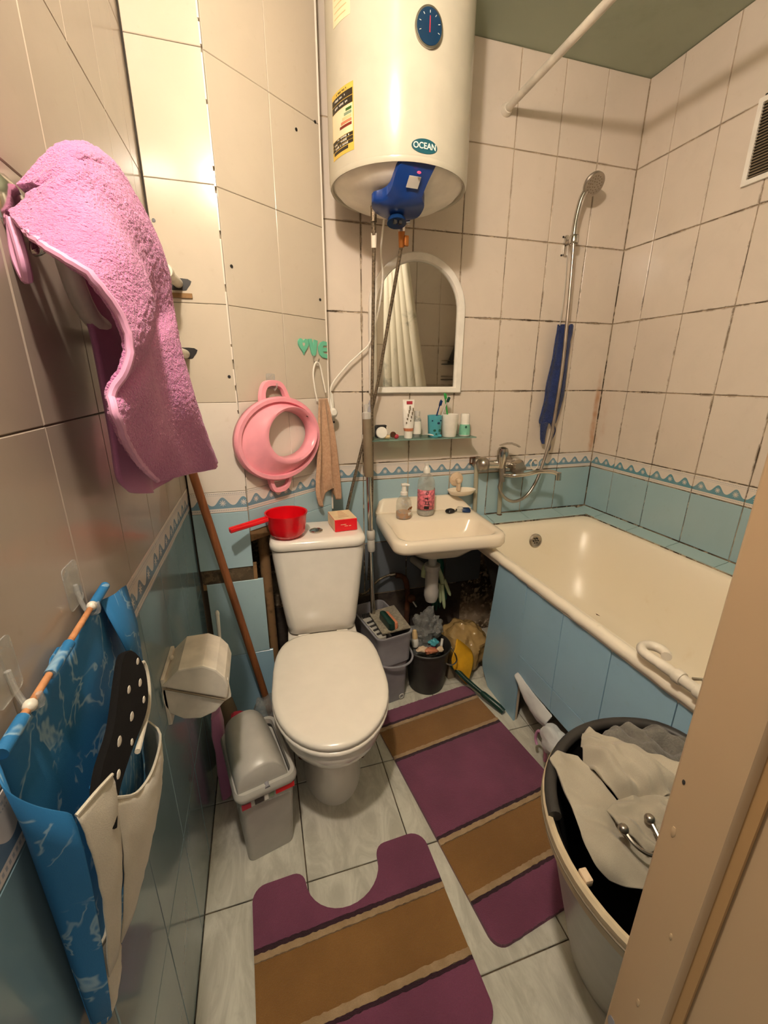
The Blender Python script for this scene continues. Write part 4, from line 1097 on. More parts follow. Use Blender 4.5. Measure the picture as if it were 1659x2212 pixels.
sk2 = thing('extension_socket', 'white extension socket with a plug hanging beside the tan cloth', 'socket', (.275, 1.71, 1.0))
ob('socket_body', M().loft([[(.272+x, 1.712+y, z) for x, y in rrect(hw, .013, .006, 4)] for hw, z in ((.010, 1.245), (.017, 1.235), (.020, 1.19), (.017, 1.10), (.010, 1.05), (.006, .99))]), 'white_plastic', sk2, angle=50)
pl = ob('plug', M().lathe([(.010, 0), (.020, .006), (.021, .018), (.015, .030), (.010, .034)], (.276, 1.690, 1.165), (.25, -1, .1), 16), 'white_plastic', sk2)
ob('plug_neck', M().cyl((.277, 1.672, 1.178), (.274, 1.690, 1.222), .007, .005, 10), 'white_plastic', pl)
for dx in (-.008, .016): ob('prong_hole', M().ell((.272+dx, 1.697, 1.128), (.004, .003, .005), 10, 6), 'black_plastic', sk2)
cb = tag(ob('power_cable', M().tube(spline([(.455, 1.560, 1.800), (.467, 1.640, 1.731), (.488, 1.690, 1.650), (.473, 1.708, 1.527), (.442, 1.712, 1.429), (.40, 1.712, 1.388), (.348, 1.712, 1.342), (.287, 1.706, 1.273), (.274, 1.690, 1.221)], 50), .0034, 10), 'white_cable'), 'white power cable curving from the water heater to the plug', 'cable')

# ================================================================== ON THE CISTERN
dp = thing('dipper', 'red plastic water dipper with a long handle on the cistern lid', 'dipper', (.052, 1.435, .773))
cx, cy = .063, 1.404
ob('bowl', M().lathe([(.030, .774), (.048, .776), (.060, .790), (.065, .815), (.0685, .850), (.0725, .857), (.0725, .860), (.0675, .858), (.063, .815), (.058, .792), (.045, .781), (.002, .780)], (cx, cy, 0), seg=40), 'red_plastic', dp, angle=45)
ob('handle', M().loft([[Vector((cx-.064-.115*t, cy-.030-.055*t, .850-.010*t))+Vector((.35*a*.012, -a*.012*(1.0-.1*t), b*.0075)) for a, b in ((-1, -.6), (-.7, -1), (.7, -1), (1, -.6), (1, .6), (.8, 1), (.6, .5), (-.6, .5), (-.8, 1), (-1, .6))] for t in (0, .1, .3, .6, .9, .98, 1.0)]), 'red_plastic', dp, angle=50)
bxm = thing('soap_box', 'red and cream cardboard soap box on the right of the cistern lid', 'box', (.265, 1.455, .773), R_(4))
ob('carton', M().bb((-.041, -.060, .0), (.041, .050, .043)), 'red_box', bxm, local=True, smooth=False, bevel=.0015)
ob('top_panel', M().bb((-.0405, -.055, .0425), (.0405, .0495, .0438)), 'cream_box', bxm, local=True, smooth=False)
ob('side_panel', M().bb((-.0416, -.056, .002), (-.0405, .049, .041)), 'cream_box', bxm, local=True, smooth=False)
for v, u0, u1 in ((.024, -.020, .000), (.018, -.006, .006), (.018, .010, .018)):
    ob('print_line', M().bb((u0, -.0606, v), (u1, -.0598, v+.002)), 'cream_box', bxm, local=True, smooth=False)
for k in range(5):
    ob('print_line', M().bb((-.02+.003*k, -.03+.016*k, .0436), (.018-.002*k, -.027+.016*k, .0441)), 'bar_orange', bxm, local=True, smooth=False)

# ================================================================== SHELF AND ITS ITEMS
sf = thing('glass_shelf', 'green tinted glass shelf on the back wall below the mirror', 'shelf', (.65, 1.69, 1.05))
ob('pane', M().bb((.425, 1.632, 1.0525), (.895, YB-.001, 1.0575)), 'shelf_glass', sf, smooth=False, bevel=.0008)
for x in (.425, .865): ob('clip', M().bb((x-.012, 1.715, 1.040), (x+.012, YB, 1.068)), 'white_plastic', sf, bevel=.003)
ZS = 1.0580
ct = thing('powder_compact', 'open black compact with a pale round powder cake on the glass shelf', 'compact', (.472, 1.66, ZS))
ob('case', M().prism(rrect(.026, .026, .008, 4, .478, 1.088), lambda x, z: (x, 1.672, z), lambda x, z: (x, 1.684, z)), 'black_plastic', ct, bevel=.001)
ob('powder', M().lathe([(.0225, 0), (.0235, .003), (.0235, .012), (.021, .015)], (.478, 1.672, 1.0825), (0, -1, .15), 26), 'white_plastic', ct)
ob('case_edge', M().bb((.500, 1.67, ZS), (.504, 1.688, ZS+.05)), 'old_white', ct, smooth=False)
ls = thing('lipstick', 'small lipstick with a pink end lying on the glass shelf', 'lipstick', (.53, 1.66, ZS))
ob('case', M().cyl((.522, 1.656, ZS+.018), (.524, 1.648, ZS+.018), .012, seg=14), 'rust', ls)
ob('tip', M().ell((.538, 1.655, ZS+.010), (.011, .010, .010), 14, 8), 'needle_red', ls)
ob('cap', M().cyl((.512, 1.662, ZS+.008), (.488, 1.668, ZS+.008), .008, seg=12), 'bar_peach', ls)
tb = thing('toothpaste_tube', 'white toothpaste tube standing on its cap on the glass shelf', 'toothpaste', (.592, 1.665, ZS))
ob('cap', M().lathe([(.0165, ZS), (.0175, ZS+.004), (.0175, ZS+.030)], (.594, 1.665, 0), seg=20), 'white_plastic', tb)
ob('neck_band', M().lathe([(.019, ZS+.030), (.021, ZS+.042)], (.594, 1.665, 0), seg=20), 'bar_orange', tb)
ob('tube', M().loft([[(.593+hw*math.cos(a), 1.665+hd*math.sin(a), ZS+z) for a in [2*math.pi*i/24 for i in range(24)]] for hw, hd, z in ((.021, .020, .042), (.0235, .019, .06), (.025, .013, .11), (.0255, .006, .142), (.026, .002, .15), (.026, .002, .156))]), 'white_plastic', tb, angle=50)
ob('red_mark', M().bb((.582, 1.6565, ZS+.138), (.606, 1.6605, ZS+.150)), 'needle_red', tb, smooth=False)
for k in range(9):
    x0 = .577+.0035*(k*5 % 9); ob('print_mark', M().bb((x0, 1.6450+.0010*(k % 2), ZS+.062+.007*k), (x0+.004, 1.6495, ZS+.068+.008*k)), 'handle_grey', tb, smooth=False)
vb = thing('small_bottle', 'small clear bottle with a white label beside the toothpaste tube', 'bottle', (.640, 1.69, ZS))
ob('body', M().lathe([(.018, ZS), (.019, ZS+.004), (.019, ZS+.072), (.012, ZS+.082), (.011, ZS+.09)], (.640, 1.69, 0), seg=22), 'clear_plastic', vb)
ob('label', M().lathe([(.0194, ZS+.014), (.0194, ZS+.066)], (.640, 1.69, 0), seg=22, cap0=False, cap1=False), 'white_plastic', vb)
ob('cap', M().lathe([(.013, ZS+.088), (.013, ZS+.106), (.012, ZS+.108)], (.640, 1.69, 0), seg=18), 'light_grey_plastic', vb)
st = thing('ointment_tube', 'crumpled small white ointment tube lying on the glass shelf', 'tube', (.69, 1.65, ZS))
ob('tube', M().loft([[Vector((.670+.050*t, 1.664-.012*t, ZS+.007+.012*(1-t)*.6))+Vector((0, .009*w_*math.cos(a), (.001+.006*t)*math.sin(a))) for a in [2*math.pi*i/14 for i in range(14)]] for t, w_ in ((0, 1.2), (.2, 1.0), (.55, .95), (.8, .8), (1, .5))]), 'white_plastic', st)
ob('cap', M().cyl((.720, 1.652, ZS+.007), (.736, 1.649, ZS+.007), .006, seg=12), 'teal_cup', st)
def cup(name, label, x, y, r0, r1, h, mt):
    t = thing(name, label, 'cup', (x, y, ZS))
    ob('body', M().lathe([(r0-.002, ZS), (r0, ZS+.003), (r1, ZS+h), (r1-.002, ZS+h+.0005), (r0-.002, ZS+.006), (.001, ZS+.005)], (x, y, 0), seg=32), mt, t, angle=45)
    return t
c1 = cup('tooth_mug', 'teal plastic tooth mug with two toothbrushes on the glass shelf', .714, 1.672, .026, .0315, .090, 'teal_cup')
for a_, z_, s_ in ((-80, .06, .009), (-110, .03, .010), (-65, .03, .012), (-95, .015, .007), (-130, .07, .006), (-60, .07, .006)):
    r_ = .0265+.0055*z_/.09
    ob('print_blotch', M().ell((.714+r_*math.cos(R_(a_)), 1.672+r_*math.sin(R_(a_)), ZS+z_), (s_*.7, .0012, s_*.55), 10, 6), 'glove_green' if z_ < .05 else 'dial_face', c1)
c2 = cup('tooth_mug', 'plain white tooth mug with a green toothbrush on the glass shelf', .783, 1.672, .0305, .0365, .094, 'white_plastic')
def brush(label, p0, p1, mt, hmt, bend=0.0):
    b = thing('toothbrush', label, 'toothbrush', p0, group='toothbrushes in the mugs')
    p0, p1 = Vector(p0), Vector(p1); d = (p1-p0)
    pts = [p0+d*t for t in (0, .3, .6, .78)]
    ob('handle', M().tube(pts+[p0+d*.86], [.0042, .0045, .0035, .0025, .0025], 8), mt, b)
    ax = d.normalized(); q = p0+d*.92
    mtx = ax.to_track_quat('Z', 'Y').to_matrix()
    ob('head', M().ell(q, (.0062, .004, .016), 12, 8, mtx), mt, b)
    ob('bristles', M().box(q+Vector((0, -.006, .001)), (.0085, .010, .022), mtx=mtx), hmt, b, bevel=.002)
brush('blue toothbrush leaning right in the teal mug', (.702, 1.674, ZS+.012), (.742, 1.680, ZS+.150), 'dark_blue_gloss', 'dark_blue_gloss')
brush('pale clear toothbrush with dark head leaning right in the teal mug', (.712, 1.664, ZS+.012), (.776, 1.676, ZS+.165), 'light_grey_plastic', 'dark_green')
brush('green toothbrush standing in the white mug', (.790, 1.678, ZS+.010), (.757, 1.682, ZS+.180), 'green_plastic', 'green_plastic')
dr = thing('deodorant', 'roll-on deodorant with a white cap and mint label on the glass shelf', 'deodorant', (.856, 1.672, ZS))
ob('bottle', M().lathe([(.021, ZS), (.0235, ZS+.003), (.024, ZS+.030), (.020, ZS+.052), (.019, ZS+.056)], (.856, 1.672, 0), seg=26), 'white_plastic', dr)
ob('label', M().lathe([(.0241, ZS+.006), (.0244, ZS+.029), (.0208, ZS+.050)], (.856, 1.672, 0), seg=26, cap0=False, cap1=False), 'mint_label', dr)
ob('cap', M().lathe([(.0195, ZS+.052), (.0195, ZS+.090), (.018, ZS+.094), (.002, ZS+.095)], (.856, 1.672, 0), seg=26), 'white_plastic', dr)
ob('label_mark', M().ell((.850, 1.6485, ZS+.040), (.005, .001, .006), 10, 6), 'glove_green', dr)

# ================================================================== ON THE SINK
ZK = .7165
b1 = thing('hand_soap_bottle', 'clear pump bottle with a little amber soap on the wash basin', 'soap bottle', (.573, 1.648, ZK))
x, y = .573, 1.645
ob('body', M().lathe([(.030, ZK), (.0335, ZK+.005), (.034, ZK+.05), (.031, ZK+.075), (.022, ZK+.092), (.013, ZK+.098), (.013, ZK+.104)], (x, y, 0), seg=28), 'clear_plastic', b1)
ob('soap', M().lathe([(.029, ZK+.001), (.0325, ZK+.006), (.033, ZK+.026), (.002, ZK+.026)], (x, y, 0), seg=28), 'amber_liquid', b1)
ob('collar', M().lathe([(.0155, ZK+.102), (.0155, ZK+.114), (.011, ZK+.118), (.008, ZK+.140)], (x, y, 0), seg=18), 'white_plastic', b1)
ob('pump', M().tube([(x-.012, y, ZK+.146), (x+.004, y, ZK+.147), (x+.022, y-.006, ZK+.144)], [.007, .0075, .005], 10), 'white_plastic', b1)
ob('label', M().lathe([(.0343, ZK+.018), (.0343, ZK+.05)], (x, y, 0), seg=28, cap0=False, cap1=False).xf(lambda p: p) if False else M().grid([[(x+.0345*math.cos(R_(a)), y+.0345*math.sin(R_(a)), ZK+z) for a in range(-75, -30, 5)] for z in (.016, .030)]), 'old_white', b1, solid=.0005)
for k in range(4): ob('print_mark', M().ell((x+.0340*math.cos(R_(-70+12*k)), y+.0340*math.sin(R_(-70+12*k)), ZK+.045+.004*(k % 2)), (.004, .001, .005), 8, 5), 'brass', b1)
b2 = thing('shampoo_bottle', 'tall clear bottle with a pink label and white cap on the wash basin', 'bottle', (.683, 1.668, ZK))
x, y = .683, 1.665
ob('body', M().lathe([(.034, ZK), (.0385, ZK+.006), (.0385, ZK+.135), (.036, ZK+.155), (.025, ZK+.176), (.0135, ZK+.184), (.0135, ZK+.19)], (x, y, 0), seg=32), 'clear_plastic', b2)
ob('label', M().grid([[(x+.0390*math.cos(R_(a)), y+.0390*math.sin(R_(a)), ZK+z) for a in range(-185, 6, 10)] for z in (.028, .06, .09, .118)]), 'pink_label', b2, solid=.0005)
for u, v, w_, h_ in ((-.001, .111, .010, .002), (.004, .106, .002, .010), (-.006, .106, .002, .010), (-.001, .101, .010, .002), (-.004, .083, .014, .004), (.002, .078, .003, .008), (0, .067, .022, .003), (-.006, .062, .003, .010), (.006, .062, .003, .010), (0, .056, .022, .003), (-.002, .040, .022, .013)):
    a0 = R_(-103)+u/.039
    ob('lettering', M().grid([[(x+.0396*math.cos(a0+s_*w_/.039), y+.0396*math.sin(a0+s_*w_/.039), ZK+v+z*h_) for s_ in (-.5, 0, .5)] for z in (-.5, .5)]), 'black_plastic', b2, solid=.0004, smooth=False)
ob('liquid', M().lathe([(.033, ZK+.001), (.0372, ZK+.007), (.0372, ZK+.022), (.002, ZK+.022)], (x, y, 0), seg=28), 'light_grey_plastic', b2)
ob('cap', M().lathe([(.0155, ZK+.188), (.0155, ZK+.206), (.013, ZK+.210), (.009, ZK+.214), (.008, ZK+.222), (.011, ZK+.226), (.011, ZK+.231)], (x, y, 0), seg=20), 'white_plastic', b2)
sd = thing('soap_dish', 'ivory suction soap dish stuck on the tiles right of the wash basin bottles', 'soap dish', (.875, 1.71, .80))
ob('suction_cup', M().lathe([(.034, 0), (.033, .004), (.024, .010), (.010, .013), (.009, .022)], (.868, YB, .845), (0, -1, 0), 28), 'scrub', sd)
ob('knob', M().lathe([(.010, 0), (.013, .006), (.011, .016), (.004, .020)], (.868, 1.728, .842), (0, -1, 0), 16), 'scrub', sd)
ob('dish', M().loft([[(.875+hx*math.cos(t), 1.703+hy*math.sin(t), z) for t in [2*math.pi*i/36 for i in range(36)]] for hx, hy, z in ((.032, .018, .778), (.055, .032, .785), (.068, .043, .803), (.0695, .0445, .806), (.066, .041, .804), (.05, .028, .792), (.03, .016, .788))]), 'ceramic_sink', sd, angle=60)
ob('arm', M().bb((.862, 1.715, .795), (.876, 1.735, .835)), 'scrub', sd, bevel=.003)
for nm, lab, px_, py_, rz_, cl in (('razor_cap', 'small black plastic cap on the back ledge of the wash basin', .800, 1.655, 20, 0), ('plastic_clip', 'small clear and dark blue plastic piece on the back ledge of the wash basin', .866, 1.655, -20, 1)):
    t = thing(nm, lab, 'cap', (px_, py_, ZK), R_(rz_))
    if cl == 0:
        ob('shell', M().loft([[(x, y, z) for x, y in rrect(hx, hy, .006, 3)] for hx, hy, z in ((.018, .014, 0), (.020, .016, .006), (.016, .013, .014), (.007, .005, .018))]), 'black_plastic', t, local=True)
        ob('tip', M().tube([(.015, -.008, .004), (.024, -.014, .006), (.030, -.010, .012)], .003, 6), 'black_plastic', t, local=True)
    else:
        ob('clear_part', M().loft([[(x, y, z) for x, y in rrect(hx, hy, .007, 3, -.014)] for hx, hy, z in ((.015, .017, 0), (.017, .019, .010), (.012, .014, .018))]), 'clear_plastic', t, local=True)
        ob('dark_part', M().loft([[(x, y, z) for x, y in rrect(hx, hy, .005, 3, .012, -.004)] for hx, hy, z in ((.018, .015, 0), (.020, .016, .008), (.015, .011, .016))]), 'dark_blue_gloss', t, local=True)

# ================================================================== BATH TAP AND SHOWER
fa = thing('bath_mixer_tap', 'chrome bath mixer tap with long swivel spout on the back wall', 'tap', (1.05, 1.70, .90))
ob('body', M().cyl((.985, 1.688, .920), (1.130, 1.688, .913), .0225, seg=22), 'chrome', fa)
ob('end_cap', M().ell((.968, 1.688, .922), (.030, .033, .034), 20, 12), 'chrome_dull', fa)
ob('flange', M().lathe([(.030, 0), (.028, .010), (.018, .020), (.014, .060)], (.972, YB, .920), (0, -1, 0), 20), 'chrome_dull', fa)
ob('flange', M().lathe([(.034, 0), (.033, .012), (.022, .024), (.016, .060)], (1.125, YB, .914), (0, -1, 0), 20), 'chrome_dull', fa)
ob('knob', M().loft([[(1.128+r*(1+.10*math.cos(5*t))*math.cos(t), yy, .906+r*(1+.10*math.cos(5*t))*math.sin(t)) for t in [2*math.pi*i/40 for i in range(40)]] for r, yy in ((.030, 1.672), (.034, 1.664), (.034, 1.640), (.028, 1.630), (.004, 1.628))]), 'chrome_dull', fa, angle=50)
ob('cartridge', M().lathe([(.020, 0), (.022, .02), (.0245, .05), (.026, .075), (.021, .092), (.008, .098)], (1.055, 1.680, .905), (0, -.12, 1), 24), 'chrome', fa)
ob('lever', M().loft([[Vector((1.040+.085*t, 1.672-.020*t, 1.008+.016*math.sin(t*2.6)-.014*t))+Vector((0, a*.018*(1-.45*abs(t-.5)), b*.004)) for a, b in ((-1, 0), (0, 1.4), (1, 0), (0, -1))] for t in (0, .15, .35, .6, .85, 1)]), 'chrome', fa, angle=70)
ob('diverter', M().cyl((1.064, 1.680, .905), (1.066, 1.672, .838), .017, .014, 16), 'chrome_dull', fa)
ob('spout', M().tube(spline([(1.066, 1.672, .868), (1.085, 1.625, .876), (1.14, 1.60, .884), (1.20, 1.585, .897), (1.262, 1.575, .893), (1.288, 1.570, .880)], 30), .0095, 12), 'chrome', fa)
ob('aerator', M().cyl((1.288, 1.570, .890), (1.290, 1.569, .856), .0135, seg=16), 'chrome', fa)
for x0, x1, z1 in ((.962, .972, .58), (1.096, 1.106, .645)):
    t = thing('water_pipe', 'rusty grey riser pipe on the tiles, %s' % ('left of the mixer tap next to the basin' if x0 < 1 else 'below the middle of the mixer tap'), 'pipe', (x1, 1.735, z1), group='riser pipes')
    ob('pipe', M().tube([(x0, 1.736, .915 if x0 < 1 else .885), (x1, 1.736, z1)], .0105, 12), mat_stain('pipe_paint', 'A9A48E', '7A4E25', .42, 16, .6) if 'pipe_paint' not in MATS else 'pipe_paint', t)
    ob('pipe_foot', M().lathe([(.016, z1), (.015, z1+.008), (.011, z1+.012)], (x1, 1.736, 0), seg=14), 'rust', t)
ob('bracket', M().tube([(.955, 1.742, .945), (.930, 1.742, .945), (.930, 1.742, .918), (.955, 1.742, .918)], .004, 6), 'rust', fa)

sw = thing('hand_shower', 'chrome hand shower with its hose clipped on the wall above the bath', 'shower', (1.31, 1.68, .80))
shd = Vector((1.347, 1.660, 2.030)); sdn = Vector((-.02, -.80, -.58)).normalized()
hd_ = ob('head', M().lathe([(.016, -.022), (.034, -.014), (.042, -.004), (.0425, .003), (.038, .0065), (.002, .0065)], shd, sdn, 32), 'chrome_dull', sw)
t1 = sdn.cross(Vector((0, 0, 1))).normalized(); t2 = sdn.cross(t1)
for rr, n_ in ((.010, 6), (.019, 11), (.028, 16)):
    for k in range(n_):
        a = 2*math.pi*k/n_; q = shd+sdn*.0066+(t1*math.cos(a)+t2*math.sin(a))*rr
        ob('nozzle', M().lathe([(.0022, 0), (.0016, .0022)], q, sdn, 6), 'handle_grey', hd_)
ob('handle', M().tube(spline([shd-sdn*.012, (1.322, 1.685, 1.995), (1.310, 1.690, 1.930), (1.305, 1.688, 1.87), (1.306, 1.685, 1.825)], 18), [.012]*6+[.0115]*6+[.012]*6, 14), 'chrome', sw)
ob('hose', M().tube(spline([(1.306, 1.685, 1.83), (1.310, 1.684, 1.768), (1.320, 1.682, 1.55), (1.324, 1.680, 1.332), (1.312, 1.677, 1.10), (1.304, 1.674, 1.024), (1.271, 1.670, .894), (1.243, 1.668, .817), (1.200, 1.668, .758), (1.138, 1.668, .737), (1.086, 1.668, .760), (1.052, 1.670, .808), (1.062, 1.672, .85)], 70), .0075, 12), 'chrome_dull', sw)
ob('hose_ring', M().tube([(1.283+.020*math.cos(t), 1.742-.0*t, .895+.026*math.sin(t)) for t in [2*math.pi*i/24 for i in range(24)]], .003, 6, True), 'old_white', sw)
ob('bracket_plate', M().prism(rrect(.010, .040, .009, 4, 1.316, 1.835), lambda x, z: (x, YB, z), lambda x, z: (x, YB-.010, z)), 'chrome', sw, bevel=.002)
ob('bracket_arm', M().cyl((1.316, 1.742, 1.845), (1.308, 1.695, 1.845), .010, seg=14), 'chrome_dull', sw)
ob('cradle', M().lathe([(.017, 0), (.018, .006), (.018, .024), (.016, .030)], (1.3065, 1.686, 1.828), (0, 0, 1), 18, False, False), 'chrome', sw, solid=.002)
for z in (1.868, 1.800): ob('bolt_hole', M().cyl((1.301, YB-.0005, z), (1.301, YB-.0025, z), .004, seg=10), 'black_plastic', sw)

bm_ = thing('mesh_scrubber', 'dark blue knitted back scrubber hanging behind the shower hose', 'scrubber', (1.33, 1.71, .98))
prof_s = [(1.525, 1.306, 1.330), (1.46, 1.300, 1.372), (1.38, 1.296, 1.374), (1.27, 1.280, 1.378), (1.20, 1.279, 1.374), (1.11, 1.264, 1.356), (1.095, 1.268, 1.352)]
rows = []
for z, u0, u1 in [tuple(p) for p in spline(prof_s, 40)]:
    row = []
    for k in range(18):
        s_ = k/17; u = u0+(u1-u0)*s_
        row.append(Vector((u, 1.716+.010*math.sin(s_*6.3)+.003*noise.noise(Vector((u*120, z*120, 0))), z)))
    rows.append(row)
ob('knit', M().grid(rows), 'mesh_blue', bm_, solid=.008, sub=1, angle=180)
ob('knit_tail', M().loft([[(x0+w_*math.cos(t), 1.712+.006*math.sin(t), z) for t in [2*math.pi*i/14 for i in range(14)]] for x0, w_, z in ((1.290, .022, 1.10), (1.288, .018, 1.06), (1.290, .013, 1.02), (1.296, .007, 1.0))]), 'mesh_blue', bm_)
ob('knit_end', M().loft([[(x0+w_*math.cos(t), 1.712+.007*math.sin(t), z) for t in [2*math.pi*i/14 for i in range(14)]] for x0, w_, z in ((1.352, .022, 1.45), (1.362, .018, 1.49), (1.368, .012, 1.522), (1.368, .004, 1.528))]), 'mesh_blue', bm_)
for dx in (0, .016): ob('cord', M().tube(spline([(1.320+dx, 1.712, 1.10), (1.335+dx, 1.708, 1.06), (1.325+dx*.5, 1.706, 1.01), (1.334, 1.708, .98), (1.330, 1.71, .965)], 20), .0032, 6), 'mesh_blue', bm_)
ob('hanging_string', M().tube(spline([(1.31, 1.715, 1.52), (1.318, 1.72, 1.65), (1.322, 1.735, 1.80)], 12), .0016, 6), 'light_grey_plastic', bm_)

# curtain rod and curtain (seen in the mirror)
rd = thing('curtain_rod', 'white shower curtain rod fixed to the back wall below the ceiling', 'curtain rod', (.985, .95, 2.255))
ob('rod', M().cyl((.985, YF, 2.255), (.985, YB-.004, 2.255), .0125, seg=16), 'old_white', rd)
ob('end_flange', M().lathe([(.022, 0), (.021, .008), (.016, .018)], (.985, YB-.0, 2.255), (0, -1, 0), 18), 'old_white', rd)
ob('end_flange', M().lathe([(.022, 0), (.021, .008), (.016, .018)], (.985, YF+.0, 2.255), (0, 1, 0), 18), 'old_white', rd)
cu = thing('shower_curtain', 'white shower curtain with grey marbling gathered at the rod end, seen in the mirror', 'curtain', (1.0, .32, .75))
rows = []
for i in range(26):
    t = i/25; z = 2.235-1.45*t; row = []
    for k in range(70):
        s_ = k/69
        x = .955+.06*s_+t*(.30*s_)+.028*math.sin(s_*34)*(.5+.5*t)
        y_ = .20+.24*s_ - .05*t+.030*math.cos(s_*34)*(.6+.4*t)
        row.append((x, y_, z))
    rows.append(row)
ob('cloth', M().grid(rows), 'curtain_print', cu, solid=.0015, angle=180)
for k in range(7): ob('ring', M().tube([(.985+.020*math.cos(t), .21+.036*k, 2.252+.020*math.sin(t)) for t in [2*math.pi*i/16 for i in range(16)]], .002, 6, True), 'white_plastic', cu)
cs_ = thing('corner_rack', 'small wire corner rack above the bath, seen in the mirror', 'rack', (1.55, .22, 1.40))
for z in (1.40, 1.28):
    ob('shelf', M().prism([(1.46, .152), (1.62, .152), (1.62, .32)], lambda x, y: (x, y, z), lambda x, y: (x, y, z+.006)), 'dark_grey_plastic', cs_, smooth=False)
    ob('rail', M().tube([(1.46, .155, z+.03), (1.62, .32, z+.03)], .003, 6), 'chrome_dull', cs_)
ob('sponge_bag', M().prism([(1.50, 1.41), (1.60, 1.41), (1.60, 1.62), (1.58, 1.60)], lambda x, z: (x, .17, z), lambda x, z: (x, .23, z)), 'dark_grey_plastic', cs_, bevel=.008)

# ventilation grille
vg = thing('vent_grille', 'white framed ventilation grille high on the right wall', 'vent', (XR, 1.19, 1.91))
y0, y1, z0, z1 = 1.272, 1.09, 1.912, 2.150
ob('frame', M().loft([[(XR, y, z) for y, z in rrect(.091, .119, .003, 3, 1.181, 2.031)], [(XR-.010, y, z) for y, z in rrect(.091, .119, .003, 3, 1.181, 2.031)], [(XR-.010, y, z) for y, z in rrect(.076, .104, .002, 3, 1.181, 2.031)], [(XR-.003, y, z) for y, z in rrect(.076, .104, .002, 3, 1.181, 2.031)]], False, False), 'white_plastic', vg, smooth=False)
ob('backing', M().bb((XR-.002, y1+.01, z0+.01), (XR, y0-.01, z1-.01)), 'dark_grey_plastic', vg, smooth=False)
for k in range(24):
    z = z0+.018+k*.0086
    ob('slat', M().add([(XR-.008, y1+.014, z), (XR-.008, y0-.014, z), (XR-.002, y0-.014, z+.006), (XR-.002, y1+.014, z+.006), (XR-.008, y1+.014, z+.0012), (XR-.008, y0-.014, z+.0012), (XR-.002, y0-.014, z+.0072), (XR-.002, y1+.014, z+.0072)], [(0, 1, 2, 3), (4, 7, 6, 5), (0, 4, 5, 1), (1, 5, 6, 2), (2, 6, 7, 3), (3, 7, 4, 0)]), 'handle_grey', vg, smooth=False)
ob('top_gap', M().bb((XR-.004, y1, z1), (XR, y0-.012, z1+.008)), 'black_plastic', vg, smooth=False)

# ================================================================== FLOOR: SWING BIN
bn = thing('swing_bin', 'light grey swing lid bin with a bag edge, left of the toilet', 'bin', (-.084, 0.985, 0), R_(13))
def rr3(hx, hy, r, z, cy=0.0, n=6): return [(x, y, z) for x, y in rrect(hx, hy, r, n, 0, cy)]
ob('body', M().loft([rr3(.062, .084, .014, 0), rr3(.064, .086, .016, .006), rr3(.074, .112, .020, .262)]), 'light_grey_plastic', bn, local=True, angle=50)
ob('bag_edge', M().loft([[(x*(1+.010*math.sin(i*2.1)), y*(1+.008*math.cos(i*1.7)), .232+.010*math.sin(i*1.3)) for i, (x, y) in enumerate(rrect(.076, .114, .020, 8))], [(x, y, .262) for x, y in rrect(.0785, .117, .022, 8)], [(x, y, .270) for x, y in rrect(.0785, .117, .022, 8)]], False, False), 'clear_plastic', bn, local=True, solid=.001)
for x0, x1, mt, dz in ((.020, .070, 'red_box', 0), (-.035, -.012, 'dark_grey_plastic', -.004), (-.010, .000, 'white_plastic', -.004), (-.068, -.045, 'needle_red', -.006), (.004, .016, 'bar_sage', 0)):
    ob('bag_print', M().bb((x0, -.1175, .245+dz), (x1, -.1150, .262+dz)), mt, bn, local=True, smooth=False)
ob('rim', M().loft([rr3(.080, .119, .024, .262), rr3(.083, .122, .026, .268), rr3(.083, .122, .026, .278), rr3(.078, .117, .024, .288), rr3(.069, .108, .020, .288), rr3(.067, .106, .018, .270)], False, False), 'light_grey_plastic', bn, local=True, angle=50)
ob('inside', M().loft([rr3(.060, .100, .016, .18), rr3(.067, .106, .018, .272)], True, False), 'dark_grey_plastic', bn, local=True)
# swing flap: arched hood tipped to the left
sec = []
for yy, sc, hh in ((-.108, 1.0, .074), (-.104, 1.02, .080), (-.06, 1.03, .088), (.0, 1.02, .094), (.06, .98, .092), (.094, .93, .086), (.100, .90, .080)):
    row = []
    for i in range(15):
        a = math.pi*i/14
        x = .064*sc*math.copysign(abs(math.cos(a))**.75, math.cos(a)); z = hh*math.sin(a)**.85
        row.append(Vector((x, yy, z)))
    sec.append(row)
rot = Matrix.Rotation(R_(-13), 3, 'Y')
sec = [[rot @ p+Vector((-.006, 0, .272)) for p in r] for r in sec]
fl = ob('flap', M().loft(sec), 'light_grey_plastic', bn, local=True, angle=50)
ob('hinge_pin', M().cyl((0, -.120, .282), (0, -.100, .286), .007, seg=12), 'grey_plastic', bn, local=True)

# things behind the bin
tbs = thing('toilet_brush', 'white toilet brush handle in a grey holder behind the paper holder', 'toilet brush', (-.188, 1.27, 0))
ob('handle', M().cyl((-.190, 1.27, .23), (-.180, 1.283, .57), .0045, .006, 10), 'white_plastic', tbs)
ob('handle_tip', M().ell((-.180, 1.283, .575), (.007, .007, .012), 10, 8), 'white_plastic', tbs)
ob('holder', M().lathe([(.045, 0), (.046, .01), (.030, .20), (.020, .25), (.012, .262)], (-.185, 1.265, 0), seg=20), 'handle_grey', tbs)
def crumple(name, c, r, amp, sc, mt, parent=None, seg=26, rings=16, seed=0.0, flat=0.0, **k):
    m = M().ell(c, r, seg, rings)
    def f(p):
        q = Vector(p); d = q-Vector(c); n_ = noise.noise(q*sc+Vector((seed, seed, 0)))+.5*noise.noise(q*sc*2.3+Vector((0, seed, 3)))
        d = d*(1+amp*n_); d2 = Vector(c)+d
        if d2.z < flat: d2.z = flat+.0005
        return d2
    m.xf(f)
    return ob(name, m, mt, parent, **k)
